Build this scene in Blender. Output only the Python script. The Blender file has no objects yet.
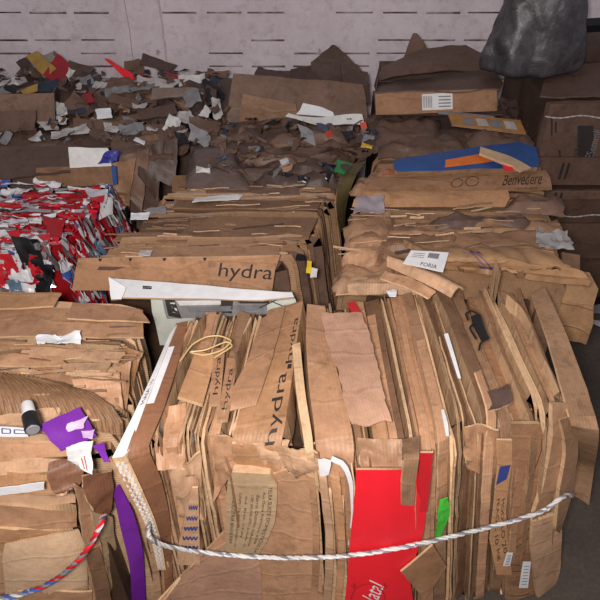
import bpy, bmesh, math, random
import numpy as np
from mathutils import Vector, noise

scene = bpy.context.scene
COL = scene.collection
R = random.Random(7)

# ------------------------------------------------------------------ camera
H, TH, FPX = 2.2, math.radians(38), 643.0
cam = bpy.data.cameras.new('camera')
cam.sensor_width = 36
cam.sensor_fit = 'HORIZONTAL'
cam.angle = 2 * math.atan(300 / FPX)
cam.clip_start = 0.02
camo = bpy.data.objects.new('camera', cam)
camo.location = (0, 0, H)
camo.rotation_euler = (math.pi / 2 - TH, 0, 0)
COL.objects.link(camo)
scene.camera = camo
CT, ST = math.cos(TH), math.sin(TH)


def ray(px, py):
    a, b = (px - 300) / FPX, -(py - 300) / FPX
    return np.array([a, CT + b * ST, -ST + b * CT])


def Z(px, py, z):
    d = ray(px, py)
    return np.array([0, 0, H]) + d * ((z - H) / d[2])


def Y(px, py, y):
    py = min(py, 300 + FPX * math.tan(math.atan((H - .02) / y) - TH))     # never below the floor
    d = ray(px, py)
    return np.array([0, 0, H]) + d * (y / d[1])


# --------------------------------------------------------------- materials
def lin(rgb):
    return tuple((c / 12.92 if c <= .04045 else ((c + .055) / 1.055) ** 2.4) for c in [x / 255 for x in rgb]) + (1,)


def nodes(name):
    m = bpy.data.materials.new(name)
    m.use_nodes = True
    nt = m.node_tree
    return m, nt, nt.nodes['Principled BSDF']


def N(nt, t, **kw):
    n = nt.nodes.new(t)
    for k, v in kw.items():
        if k.startswith('i_'):
            n.inputs[k[2:].replace('_', ' ')].default_value = v
        else:
            setattr(n, k, v)
    return n


def ramp(nt, src, p0, c0, p1, c1):
    r = nt.nodes.new('ShaderNodeValToRGB')
    r.color_ramp.elements[0].position = p0
    r.color_ramp.elements[0].color = c0
    r.color_ramp.elements[1].position = p1
    r.color_ramp.elements[1].color = c1
    nt.links.new(src, r.inputs[0])
    return r.outputs[0]


def mul(nt, a, b, fac=1.0, mode='MULTIPLY'):
    m = nt.nodes.new('ShaderNodeMix')
    m.data_type = 'RGBA'
    m.blend_type = mode
    m.inputs[0].default_value = fac
    for s, i in ((a, 6), (b, 7)):
        if isinstance(s, tuple):
            m.inputs[i].default_value = s
        else:
            nt.links.new(s, m.inputs[i])
    return m.outputs[2]


_cards = {}


def card(rgb, corr=.16, rough=.5, vary=.22, stain=.5, name='cardboard', crease=.32):
    key = (rgb, corr, rough, vary, stain, crease)
    if key in _cards:
        return _cards[key]
    m, nt, bs = nodes(name)
    tc = N(nt, 'ShaderNodeTexCoord')
    uv = N(nt, 'ShaderNodeUVMap')
    oi = N(nt, 'ShaderNodeObjectInfo')
    add = N(nt, 'ShaderNodeVectorMath', operation='ADD')
    nt.links.new(tc.outputs['Object'], add.inputs[0])
    mulr = N(nt, 'ShaderNodeMath', operation='MULTIPLY')
    mulr.inputs[1].default_value = 37.0
    nt.links.new(oi.outputs['Random'], mulr.inputs[0])
    nt.links.new(mulr.outputs[0], add.inputs[1])
    n1 = N(nt, 'ShaderNodeTexNoise', i_Scale=5.0, i_Detail=4.0, i_Roughness=.6)
    n2 = N(nt, 'ShaderNodeTexNoise', i_Scale=55.0, i_Detail=5.0, i_Roughness=.65)
    n3 = N(nt, 'ShaderNodeTexNoise', i_Scale=14.0, i_Detail=6.0, i_Roughness=.7)
    for n in (n1, n2, n3):
        nt.links.new(add.outputs[0], n.inputs['Vector'])
    col = lin(rgb)
    c = mul(nt, col, ramp(nt, n1.outputs['Fac'], .32, (.72, .70, .68, 1), .68, (1.12, 1.12, 1.12, 1)), .8)
    c = mul(nt, c, ramp(nt, n2.outputs['Fac'], .3, (.82, .81, .80, 1), .7, (1.1, 1.1, 1.1, 1)), .8)
    c = mul(nt, c, ramp(nt, n3.outputs['Fac'], .36, (.50, .46, .42, 1), .47, (1, 1, 1, 1)), stain)
    c = mul(nt, c, ramp(nt, oi.outputs['Random'], 0, (1 - vary, 1 - vary * 1.05, 1 - vary * 1.12, 1), 1,
                        (1 + vary * .6, 1 + vary * .6, 1 + vary * .6, 1)), 1)
    nt.links.new(c, bs.inputs['Base Color'])
    bs.inputs['Roughness'].default_value = rough
    bs.inputs['Specular IOR Level'].default_value = .35
    w = N(nt, 'ShaderNodeTexWave', i_Scale=34.0, i_Distortion=.6)
    w.bands_direction = 'X'
    nt.links.new(uv.outputs[0], w.inputs['Vector'])
    wc = N(nt, 'ShaderNodeTexWave', i_Scale=2.6, i_Distortion=5.0, i_Detail=3.0)
    wc.bands_direction = 'Y'
    adu = N(nt, 'ShaderNodeVectorMath', operation='ADD')
    nt.links.new(uv.outputs[0], adu.inputs[0])
    nt.links.new(mulr.outputs[0], adu.inputs[1])
    nt.links.new(adu.outputs[0], wc.inputs['Vector'])
    vr = ramp(nt, wc.outputs['Fac'], .955, (0, 0, 0, 1), 1.0, (1, 1, 1, 1))
    b1 = N(nt, 'ShaderNodeBump', i_Strength=corr, i_Distance=.002)
    nt.links.new(w.outputs['Fac'], b1.inputs['Height'])
    b2 = N(nt, 'ShaderNodeBump', i_Strength=crease * .8, i_Distance=.004)
    nt.links.new(vr, b2.inputs['Height'])
    nt.links.new(b1.outputs[0], b2.inputs['Normal'])
    b3 = N(nt, 'ShaderNodeBump', i_Strength=.5, i_Distance=.006)
    nt.links.new(n3.outputs['Fac'], b3.inputs['Height'])
    nt.links.new(b2.outputs[0], b3.inputs['Normal'])
    nt.links.new(b3.outputs[0], bs.inputs['Normal'])
    _cards[key] = m
    return m


_papers = {}


def paper(rgb, rough=.5, mottle=.25, name='paper', metal=0.0, rgb2=None, sc=14.0):
    key = (rgb, rough, mottle, metal, rgb2, sc)
    if key in _papers:
        return _papers[key]
    m, nt, bs = nodes(name)
    tc = N(nt, 'ShaderNodeTexCoord')
    n1 = N(nt, 'ShaderNodeTexNoise', i_Scale=22.0, i_Detail=5.0, i_Roughness=.65)
    nt.links.new(tc.outputs['Object'], n1.inputs['Vector'])
    base = lin(rgb)
    if rgb2:
        vo = N(nt, 'ShaderNodeTexVoronoi', i_Scale=sc)
        nt.links.new(tc.outputs['Object'], vo.inputs['Vector'])
        sep = N(nt, 'ShaderNodeSeparateColor')
        nt.links.new(vo.outputs['Color'], sep.inputs[0])
        r = N(nt, 'ShaderNodeValToRGB')
        r.color_ramp.interpolation = 'CONSTANT'
        els = r.color_ramp.elements
        els[0].position, els[0].color = 0, base
        els[1].position, els[1].color = .5, lin(rgb2[0])
        for i, cc in enumerate(rgb2[1:]):
            e = els.new(.5 + .5 * (i + 1) / len(rgb2))
            e.color = lin(cc)
        nt.links.new(sep.outputs[0], r.inputs[0])
        base = r.outputs[0]
    c = mul(nt, base, ramp(nt, n1.outputs['Fac'], .3, (.55, .54, .54, 1), .6, (1.05, 1.05, 1.05, 1)), mottle * 2)
    nt.links.new(c, bs.inputs['Base Color'])
    bs.inputs['Roughness'].default_value = rough
    bs.inputs['Metallic'].default_value = metal
    b = N(nt, 'ShaderNodeBump', i_Strength=.35, i_Distance=.004)
    nt.links.new(n1.outputs['Fac'], b.inputs['Height'])
    nt.links.new(b.outputs[0], bs.inputs['Normal'])
    _papers[key] = m
    return m


K_ = (176, 137, 100)
K_TAN = [card((184, 142, 110)), card((170, 129, 98)), card((196, 158, 126)), card((158, 120, 92)), card((178, 135, 99))]
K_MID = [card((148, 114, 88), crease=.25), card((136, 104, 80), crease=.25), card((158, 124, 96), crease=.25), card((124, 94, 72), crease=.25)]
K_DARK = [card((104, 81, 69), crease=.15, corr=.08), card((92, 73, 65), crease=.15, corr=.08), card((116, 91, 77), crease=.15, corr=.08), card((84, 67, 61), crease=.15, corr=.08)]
K_EDGE = card((206, 172, 136), corr=.3, name='cut_cardboard_edge')
K_EDGE_D = card((150, 118, 90), corr=.3, name='cut_cardboard_edge')
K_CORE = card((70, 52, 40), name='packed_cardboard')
K_PINK = card((186, 146, 122), stain=.25)
K_GREYTAN = card((176, 150, 118), corr=.1, rough=.45, stain=.2)
K_KRAFT = card((172, 134, 98), corr=.05, rough=.6, crease=.8, stain=.3)
WHITE = paper((222, 222, 224), mottle=.12)
OFFW = paper((205, 204, 202), mottle=.2)
DIRTYW = paper((178, 174, 172), mottle=.3)
GREY = paper((128, 126, 128), mottle=.3)
BLACK = paper((24, 24, 27), rough=.4, mottle=.1)
INK = paper((42, 36, 36), rough=.7, mottle=.25, name='ink')
INKB = paper((48, 62, 128), rough=.7, mottle=.2, name='blue_ink')
INKP = paper((62, 44, 110), rough=.7, mottle=.2, name='purple_ink')
INKR = paper((170, 52, 44), rough=.7, mottle=.2, name='red_ink')
RED = paper((226, 30, 44), rough=.5, mottle=.05, name='red_card')
REDD = paper((176, 26, 36), rough=.5, mottle=.1, name='dark_red_print')
PURPLE = paper((112, 40, 150), rough=.35, mottle=.15, name='purple_card')
BLUE = paper((38, 74, 130), rough=.5, mottle=.2, name='blue_card')
GREEN = paper((70, 190, 60), rough=.35, mottle=.2, name='green_plastic')
SILVER = paper((190, 190, 196), rough=.25, mottle=.3, metal=.7, name='silver_film')
YELLOW = paper((214, 180, 50), mottle=.2, name='yellow_paper')
ORANGE = paper((212, 110, 40), mottle=.2, name='orange_paper')
TWINE = paper((206, 176, 120), mottle=.15, name='twine')
FILM = paper((150, 146, 144), rough=.25, mottle=.3, name='plastic_film')

# ------------------------------------------------------------- object tools
ORG = {}


def meta(o, label=None, cat=None, group=None, kind=None):
    for k, v in (('label', label), ('category', cat), ('group', group), ('kind', kind)):
        if v:
            o[k] = v


def thing(name, label, cat, loc, group=None):
    o = bpy.data.objects.new(name, None)
    o.location = loc
    o.empty_display_size = .1
    COL.objects.link(o)
    ORG[o] = np.array(loc, float)
    meta(o, label, cat, group)
    return o


def link(name, verts, faces, mats, parent=None, fm=None, uvs=None, smooth=True, fix=True, sharp=38):
    verts = np.asarray(verts, float)
    if parent is not None:
        org = ORG[parent]
        loc = (0, 0, 0)
    else:
        org = np.array([verts[:, 0].mean(), verts[:, 1].mean(), verts[:, 2].min()])
        loc = tuple(org)
    me = bpy.data.meshes.new(name)
    me.from_pydata([tuple(v - org) for v in verts], [], faces)
    if not isinstance(mats, (list, tuple)):
        mats = [mats]
    for m in mats:
        me.materials.append(m)
    if fm is not None:
        me.polygons.foreach_set('material_index', fm)
    if uvs is not None:
        ul = me.uv_layers.new(name='UVMap')
        for lp in me.loops:
            ul.data[lp.index].uv = uvs[lp.vertex_index]
    if fix:
        bm = bmesh.new()
        bm.from_mesh(me)
        bmesh.ops.recalc_face_normals(bm, faces=bm.faces)
        bm.to_mesh(me)
        bm.free()
    if smooth:
        me.polygons.foreach_set('use_smooth', [True] * len(me.polygons))
        me.set_sharp_from_angle(angle=math.radians(sharp))
    me.update()
    o = bpy.data.objects.new(name, me)
    o.location = loc
    COL.objects.link(o)
    if parent is not None:
        o.parent = parent
    ORG[o] = org
    return o


def fbm(p, seed, octs=3):
    v, a, f = 0, 1, 1
    s = seed * 17.31
    for k in range(octs):
        v += a * noise.noise(Vector((p[0] * f + s, p[1] * f - s * .7, p[2] * f + s * .3)))
        a *= .5
        f *= 2.1
    return v


def ridged(p, seed):
    s = seed * 9.77
    v = 0
    a, f = 1, 1
    for k in range(2):
        n = noise.noise(Vector((p[0] * f + s, p[1] * f + s, p[2] * f - s)))
        v += a * (1 - 2 * min(1, abs(n) * 2.2))
        a *= .45
        f *= 2.3
    return v


class Sheet:
    """Solid bent sheet. pts[iv][iu]: u runs left to right, v top to bottom as seen from the front; thickness goes behind."""

    def __init__(self, name, pts, thick, mat, parent=None, edge=None, amp=.0, freq=9., torn=0., seed=0, ridge=0., keep=None):
        if edge is not None and mat in K_DARK and edge is K_EDGE_D:
            edge = mat
        pts = np.array(pts, float)
        nv, nu, _ = pts.shape
        n = self.normals(pts)
        if torn:
            c = pts.mean(axis=(0, 1))
            for iv in range(nv):
                for iu in range(nu):
                    if iv in (0, nv - 1) or iu in (0, nu - 1):
                        p = pts[iv, iu]
                        k = fbm(p * 22, seed + 3, 3)
                        d = c - p
                        L = np.linalg.norm(d) + 1e-6
                        pts[iv, iu] = p + d / L * torn * (k + .25)
        if amp or ridge:
            for iv in range(nv):
                for iu in range(nu):
                    p = pts[iv, iu]
                    k = amp * fbm(p * freq, seed) + ridge * ridged(p * freq * .8, seed + 5)
                    pts[iv, iu] = p - n[iv, iu] * k
            n = self.normals(pts)
        self.pts, self.n = pts, n
        tn = n.copy()
        if keep is not None:                      # stay inside the own slice of the pack
            tn[..., keep] = 0
            tn /= np.maximum(np.linalg.norm(tn, axis=2, keepdims=True), 1e-6)
        back = pts + tn * thick
        verts = np.concatenate([pts.reshape(-1, 3), back.reshape(-1, 3)])
        M = nu * nv
        faces, fm = [], []
        idx = lambda v, u: v * nu + u
        for v in range(nv - 1):
            for u in range(nu - 1):
                a, b, c_, d = idx(v, u), idx(v, u + 1), idx(v + 1, u + 1), idx(v + 1, u)
                faces.append((a, d, c_, b)); fm.append(0)
                faces.append((a + M, b + M, c_ + M, d + M)); fm.append(0)
        for u in range(nu - 1):
            for v in (0, nv - 1):
                a, b = idx(v, u), idx(v, u + 1)
                faces.append((a, b, b + M, a + M) if v == 0 else (b, a, a + M, b + M)); fm.append(1)
        for v in range(nv - 1):
            for u in (0, nu - 1):
                a, b = idx(v, u), idx(v + 1, u)
                faces.append((b, a, a + M, b + M) if u == 0 else (a, b, b + M, a + M)); fm.append(1)
        du = np.linalg.norm(np.diff(pts, axis=1), axis=2).mean(axis=0)
        dv = np.linalg.norm(np.diff(pts, axis=0), axis=2).mean(axis=1)
        cu = np.concatenate([[0], np.cumsum(du)])
        cv = np.concatenate([[0], np.cumsum(dv)])
        uv = [(cu[u], cv[v]) for v in range(nv) for u in range(nu)]
        uv = uv + [(x + .003, y + .003) for x, y in uv]
        self.size = (cu[-1], cv[-1])
        self.obj = link(name, verts, faces, [mat, edge or mat], parent, fm, uv, fix=False)

    @staticmethod
    def normals(pts):
        du = np.gradient(pts, axis=1)
        dv = np.gradient(pts, axis=0)
        n = np.cross(du, dv)
        L = np.linalg.norm(n, axis=2, keepdims=True)
        n = n / np.maximum(L, 1e-9)
        return n

    def at(self, u, v, off=.0012):
        nv, nu, _ = self.pts.shape
        x = min(max(u, 0), 1) * (nu - 1)
        y = min(max(v, 0), 1) * (nv - 1)
        i, j = min(int(x), nu - 2), min(int(y), nv - 2)
        fx, fy = x - i, y - j

        def bl(a):
            return (a[j, i] * (1 - fx) + a[j, i + 1] * fx) * (1 - fy) + (a[j + 1, i] * (1 - fx) + a[j + 1, i + 1] * fx) * fy
        return bl(self.pts) - bl(self.n) * off


def quad(tl, tr, bl, br, nu=10, nv=10):
    tl, tr, bl, br = map(np.array, (tl, tr, bl, br))
    out = np.zeros((nv, nu, 3))
    for j in range(nv):
        v = j / (nv - 1)
        for i in range(nu):
            u = i / (nu - 1)
            out[j, i] = (tl * (1 - u) + tr * u) * (1 - v) + (bl * (1 - u) + br * u) * v
    return out


def spline(ctrl, n):
    P = [np.array(c, float) for c in ctrl]
    P = [2 * P[0] - P[1]] + P + [2 * P[-1] - P[-2]]
    L = [np.linalg.norm(P[i + 1] - P[i]) for i in range(1, len(P) - 2)]
    cum = np.concatenate([[0], np.cumsum(L)])
    out = []
    for k in range(n):
        s = cum[-1] * k / (n - 1)
        i = min(int(np.searchsorted(cum, s, side='right')) - 1, len(L) - 1)
        t = (s - cum[i]) / max(L[i], 1e-9)
        p0, p1, p2, p3 = P[i:i + 4]
        # tightened Catmull-Rom
        m1, m2 = (p2 - p0) * .35, (p3 - p1) * .35
        t2, t3 = t * t, t * t * t
        out.append((2 * t3 - 3 * t2 + 1) * p1 + (t3 - 2 * t2 + t) * m1 + (-2 * t3 + 3 * t2) * p2 + (t3 - t2) * m2)
    return np.array(out)


def ribbon(left, right, n=24, nu=3):
    """two edge curves running top to bottom -> grid"""
    a, b = spline(left, n), spline(right, n)
    out = np.zeros((n, nu, 3))
    for i in range(nu):
        u = i / (nu - 1)
        out[:, i] = a * (1 - u) + b * u
    return out


def strand(name, pts, rad, mat, parent=None, twist=3, strands=3, mats=None, pitch=.06):
    """twisted rope along pts"""
    pts = np.array(pts, float)
    seg = np.linalg.norm(np.diff(pts, axis=0), axis=1)
    s = np.concatenate([[0], np.cumsum(seg)])
    verts, faces, fm = [], [], []
    T = np.gradient(pts, axis=0)
    T /= np.linalg.norm(T, axis=1, keepdims=True) + 1e-9
    up = np.array([.13, .21, .97])
    K = 5
    for st in range(strands):
        base = len(verts)
        for i, p in enumerate(pts):
            a = np.cross(T[i], up); a /= np.linalg.norm(a) + 1e-9
            b = np.cross(T[i], a)
            ph = s[i] / pitch * 2 * math.pi + st * 2 * math.pi / strands
            c = p + (a * math.cos(ph) + b * math.sin(ph)) * rad * (.5 if strands > 1 else 0)
            r = rad * (.62 if strands > 1 else 1)
            for k in range(K):
                q = 2 * math.pi * k / K
                verts.append(c + (a * math.cos(q) + b * math.sin(q)) * r)
        for i in range(len(pts) - 1):
            for k in range(K):
                x = base + i * K + k
                y = base + i * K + (k + 1) % K
                faces.append((x, y, y + K, x + K))
                fm.append(0 if not mats else (st + int(s[i] / .11)) % len(mats))
        faces.append(tuple(base + k for k in range(K))); fm.append(0)
        faces.append(tuple(base + (len(pts) - 1) * K + k for k in range(K))); fm.append(0)
    return link(name, verts, faces, mats or mat, parent, fm)


def dense(ctrl, n):
    return spline(ctrl, n)


_txt = {}


def text_mesh(s, shear=0.0):
    if (s, shear) in _txt:
        return _txt[(s, shear)]
    cu = bpy.data.curves.new('lettering', 'FONT')
    cu.body = s
    cu.resolution_u = 3
    cu.shear = shear
    o = bpy.data.objects.new('lettering', cu)
    COL.objects.link(o)
    dg = bpy.context.evaluated_depsgraph_get()
    dg.update()
    me = bpy.data.meshes.new_from_object(o.evaluated_get(dg))
    v = np.array([tuple(x.co)[:2] for x in me.vertices])
    f = [tuple(p.vertices) for p in me.polygons]
    bpy.data.objects.remove(o)
    bpy.data.curves.remove(cu)
    bpy.data.meshes.remove(me)
    x0, x1 = v[:, 0].min(), v[:, 0].max()
    y0, y1 = v[:, 1].min(), v[:, 1].max()
    v = (v - [x0, y0]) / [x1 - x0, y1 - y0]
    _txt[(s, shear)] = (v, f)
    return v, f


def printed(sheet, s, o, a, b, mat=None, shear=0.0, name='printed_text', off=.0012):
    """o: uv of the text's lower left; a: uv vector along the line; b: uv vector up"""
    v, f = text_mesh(s, shear)
    o, a, b = map(np.array, (o, a, b))
    P = [sheet.at(*(o + a * x + b * y), off) for x, y in v]
    return link(name, P, f, mat or INK, sheet.obj, smooth=False, fix=False)


def patch(sheet, c4, mat, name='printed_panel', n=6, off=.001):
    """uv corners tl tr bl br"""
    tl, tr, bl, br = map(np.array, c4)
    V, Fc = [], []
    for j in range(n):
        for i in range(n):
            u, v = i / (n - 1), j / (n - 1)
            q = (tl * (1 - u) + tr * u) * (1 - v) + (bl * (1 - u) + br * u) * v
            V.append(sheet.at(q[0], q[1], off))
    for j in range(n - 1):
        for i in range(n - 1):
            a = j * n + i
            Fc.append((a, a + n, a + n + 1, a + 1))
    return link(name, V, Fc, mat, sheet.obj, fix=False)


def lines(sheet, segs, mat, w=.012, name='printed_lines', off=.0013):
    """segs: list of uv polylines; w as uv half width along the perpendicular, scaled by size"""
    V, Fc = [], []
    sx, sy = sheet.size
    for pl in segs:
        for k in range(len(pl) - 1):
            a, b = np.array(pl[k], float), np.array(pl[k + 1], float)
            d = (b - a) * [sx, sy]
            L = np.linalg.norm(d) + 1e-9
            p = np.array([-d[1], d[0]]) / L * w / np.array([sx, sy])
            m = 4
            base = len(V)
            for i in range(m):
                q = a + (b - a) * i / (m - 1)
                V.append(sheet.at(*(q + p), off)); V.append(sheet.at(*(q - p), off))
            for i in range(m - 1):
                x = base + 2 * i
                Fc.append((x, x + 1, x + 3, x + 2))
    return link(name, V, Fc, mat, sheet.obj, smooth=False, fix=False)


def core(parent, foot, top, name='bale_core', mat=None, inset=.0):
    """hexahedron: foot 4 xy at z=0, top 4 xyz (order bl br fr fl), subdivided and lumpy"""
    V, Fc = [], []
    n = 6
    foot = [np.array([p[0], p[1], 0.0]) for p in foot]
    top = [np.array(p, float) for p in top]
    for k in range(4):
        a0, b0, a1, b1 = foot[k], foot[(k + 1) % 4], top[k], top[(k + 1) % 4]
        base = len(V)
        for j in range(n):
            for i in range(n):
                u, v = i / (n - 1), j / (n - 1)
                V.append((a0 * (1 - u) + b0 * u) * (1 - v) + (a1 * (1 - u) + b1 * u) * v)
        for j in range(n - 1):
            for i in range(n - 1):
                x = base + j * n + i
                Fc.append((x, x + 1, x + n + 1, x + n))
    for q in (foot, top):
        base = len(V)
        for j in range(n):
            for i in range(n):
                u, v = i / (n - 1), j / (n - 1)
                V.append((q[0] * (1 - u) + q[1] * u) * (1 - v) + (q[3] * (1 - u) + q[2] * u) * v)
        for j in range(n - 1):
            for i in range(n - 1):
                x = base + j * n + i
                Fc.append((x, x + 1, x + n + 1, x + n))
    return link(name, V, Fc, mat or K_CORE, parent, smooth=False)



def slivers(root, n, corners, z, seed, mats, wl=(.03, .14), wh=(.003, .008), rot=.12, name='torn_sliver', bias=1.0):
    """thin torn strips lying across the top"""
    rs = random.Random(seed)
    bl, br, fl, fr = [np.array(c, float) for c in corners]
    for i in range(n):
        t, u = rs.random() ** bias, rs.uniform(.02, .98)
        p = (bl * (1 - u) + br * u) * (1 - t) + (fl * (1 - u) + fr * u) * t
        p[2] = z + rs.uniform(-.004, .014)
        ax = np.array([1, rs.uniform(-rot, rot), rs.uniform(-.08, .08)]) * rs.uniform(*wl) / 2
        ay = np.array([rs.uniform(-.3, .3), -1, rs.uniform(-.6, .9)]) * rs.uniform(*wh) / 2
        Sheet(name, quad(p - ax - ay, p + ax - ay, p - ax + ay, p + ax + ay, 8, 3), .003, rs.choice(mats), root, amp=.004, freq=20, torn=.001, seed=i + seed)


ZT = .93

# ================================================================ SETTING
def build_setting():
    m, nt, bs = nodes('concrete_floor')
    tc = N(nt, 'ShaderNodeTexCoord')
    n1 = N(nt, 'ShaderNodeTexNoise', i_Scale=3.0, i_Detail=8.0, i_Roughness=.65)
    n2 = N(nt, 'ShaderNodeTexNoise', i_Scale=60.0, i_Detail=4.0)
    for n in (n1, n2):
        nt.links.new(tc.outputs['Object'], n.inputs['Vector'])
    c = mul(nt, ramp(nt, n1.outputs['Fac'], .3, lin((58, 50, 44)), .7, lin((86, 75, 66))),
            ramp(nt, n2.outputs['Fac'], .3, (.75, .75, .75, 1), .7, (1.1, 1.1, 1.1, 1)))
    nt.links.new(c, bs.inputs['Base Color'])
    bs.inputs['Roughness'].default_value = .75
    b = N(nt, 'ShaderNodeBump', i_Strength=.3, i_Distance=.004)
    nt.links.new(n2.outputs['Fac'], b.inputs['Height'])
    nt.links.new(b.outputs[0], bs.inputs['Normal'])
    fl = link('floor', [(-4, -1.5, 0), (4, -1.5, 0), (4, 4.1, 0), (-4, 4.1, 0), (-4, -1.5, -.1), (4, -1.5, -.1), (4, 4.1, -.1), (-4, 4.1, -.1)],
              [(0, 1, 2, 3), (7, 6, 5, 4), (0, 4, 5, 1), (1, 5, 6, 2), (2, 6, 7, 3), (3, 7, 4, 0)], m, smooth=False)
    fl['kind'] = 'structure'

    # wall of white-painted vent blocks
    m, nt, bs = nodes('painted_vent_block')
    tc = N(nt, 'ShaderNodeTexCoord')
    n1 = N(nt, 'ShaderNodeTexNoise', i_Scale=2.2, i_Detail=8.0, i_Roughness=.7)
    n2 = N(nt, 'ShaderNodeTexNoise', i_Scale=16.0, i_Detail=8.0, i_Roughness=.75)
    n3 = N(nt, 'ShaderNodeTexNoise', i_Scale=7.0, i_Detail=10.0, i_Roughness=.72)
    for n in (n1, n2, n3):
        nt.links.new(tc.outputs['Object'], n.inputs['Vector'])
    c = mul(nt, lin((216, 204, 210)), ramp(nt, n1.outputs['Fac'], .35, (.82, .80, .80, 1), .65, (1.05, 1.05, 1.05, 1)))
    c = mul(nt, c, ramp(nt, n2.outputs['Fac'], .33, (.78, .76, .75, 1), .5, (1, 1, 1, 1)))
    c = mul(nt, c, ramp(nt, n3.outputs['Fac'], .30, (.42, .36, .34, 1), .37, (1, 1, 1, 1)))
    nt.links.new(c, bs.inputs['Base Color'])
    bs.inputs['Roughness'].default_value = .8
    b = N(nt, 'ShaderNodeBump', i_Strength=.5, i_Distance=.01)
    nt.links.new(n2.outputs['Fac'], b.inputs['Height'])
    nt.links.new(b.outputs[0], bs.inputs['Normal'])
    slot, nt2, bs2 = nodes('dirty_slot')
    tc2 = N(nt2, 'ShaderNodeTexCoord')
    q = N(nt2, 'ShaderNodeTexNoise', i_Scale=9.0, i_Detail=5.0)
    nt2.links.new(tc2.outputs['Object'], q.inputs['Vector'])
    nt2.links.new(ramp(nt2, q.outputs['Fac'], .38, lin((104, 86, 80)), .62, lin((190, 180, 182))), bs2.inputs['Base Color'])
    bs2.inputs['Roughness'].default_value = .9
    WY = 3.82
    V, Fc, fm = [], [], []

    def rect(x0, x1, z0, z1, y, mi):
        b0 = len(V)
        V.extend([(x0, y, z0), (x1, y, z0), (x1, y, z1), (x0, y, z1)])
        Fc.append((b0, b0 + 1, b0 + 2, b0 + 3)); fm.append(mi)

    def recess(x0, x1, z0, z1, d):
        rect(x0, x1, z0, z1, WY + d, 1)
        for (a, c_) in (((x0, z0), (x1, z0)), ((x1, z0), (x1, z1)), ((x1, z1), (x0, z1)), ((x0, z1), (x0, z0))):
            b0 = len(V)
            V.extend([(a[0], WY, a[1]), (c_[0], WY, c_[1]), (c_[0], WY + d, c_[1]), (a[0], WY + d, a[1])])
            Fc.append((b0, b0 + 1, b0 + 2, b0 + 3)); fm.append(1)
    rr = random.Random(3)
    pil0, pil1 = Y(127, 20, WY)[0], Y(163, 20, WY)[0]
    zs = 0.0
    rowh = .074
    k = 0
    top = 3.0
    while zs < top:
        sh = .012
        rect(-4, 4, zs, min(top, zs + rowh - sh), WY, 0)
        z0, z1 = zs + rowh - sh, zs + rowh
        x = -4.0
        col = 0
        if z1 < top:
            while x < 4:
                L = .208 * rr.uniform(.9, 1.0)
                col += 1
                x2c = -4.0 + col * .245 - rr.uniform(0, .012)
                x1 = min(4, x2c - L)
                rect(x, x1, z0, z1, WY, 0)
                x2 = min(4, x1 + L)
                if x2 <= x1:
                    break
                if (x2 > pil0 and x1 < pil1) or rr.random() < .3 or (zs // rowh) % 5 == 4:
                    rect(x1, x2, z0, z1, WY, 0)
                else:
                    # partly choked with paint
                    f = rr.uniform(.3, 1)
                    recess(x1, x2, z0 + (1 - f) * .006, z1, .03 * rr.uniform(.3, 1))
                    if f < 1:
                        rect(x1, x2, z0, z0 + (1 - f) * .006, WY, 0)
                x = x2
        zs += rowh
        k += 1
    # pilaster: a slim raised band with rough edges
    n = 60
    for sgn in (0, 1):
        pass
    w = link('wall_back', V, Fc, [m, slot], None, fm, smooth=False)
    w['kind'] = 'structure'
    PV = []
    nz = 70
    for i in range(nz):
        z = 3.0 * i / (nz - 1)
        e0 = .006 * fbm((0, 0, z * 9), 1)
        e1 = .006 * fbm((0, 3, z * 9), 2)
        for x, y in ((pil0 + e0, WY), (pil0 + e0 + .01, WY - .018), (pil1 + e1 - .01, WY - .018), (pil1 + e1, WY)):
            PV.append((x, y, z))
    PF = []
    for i in range(nz - 1):
        for k in range(3):
            a = i * 4 + k
            PF.append((a, a + 1, a + 5, a + 4))
    t = link('trim_1', PV, PF, m, smooth=False)
    t['kind'] = 'structure'


build_setting()

# ======================================================== FRONT CENTRE BALE
XB = [175, 199, 245, 288, 320, 365, 407, 450, 490, 535]
XF = [122, 150, 215, 262, 338, 393, 443, 505, 548, 580]


def a_front_x(xb): return float(np.interp(xb, XB, XF))
def a_back_y(xb): return float(np.interp(xb, [175, 200, 290, 330, 370, 450, 545], [326, 316, 306, 304, 298, 283, 290]))
def a_ridge_y(xf): return float(np.interp(xf, [122, 165, 240, 300, 340, 385, 440, 475, 540, 582], [458, 436, 440, 447, 456, 460, 446, 428, 415, 402]))
def a_bot_x(xf): return 163 + (xf - 122) * (393 / 458)
def a_yf(px): return Z(px, a_ridge_y(px), ZT)[1]
def a_front(px, py, off=0.0):
    """point on the front face; the pixel column is followed down the face"""
    r = np.interp((py - 440) / 160, [0, 1], [0, 1])
    # undo convergence so the same board keeps its depth
    xf = px
    for _ in range(6):
        yy = a_yf(xf)
        t = min(max((py - a_ridge_y(xf)) / (600 - a_ridge_y(xf)), 0), 1.3)
        xf = xf + (px - (xf * (1 - t) + a_bot_x(xf) * t)) * .8
    return Y(px, py, a_yf(xf) - off)


bale_a = thing('cardboard_bale', 'large roped cardboard bale standing in the foreground, its sheets on edge, with a red panel', 'cardboard bale', (.15, 1.35, 0))


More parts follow.
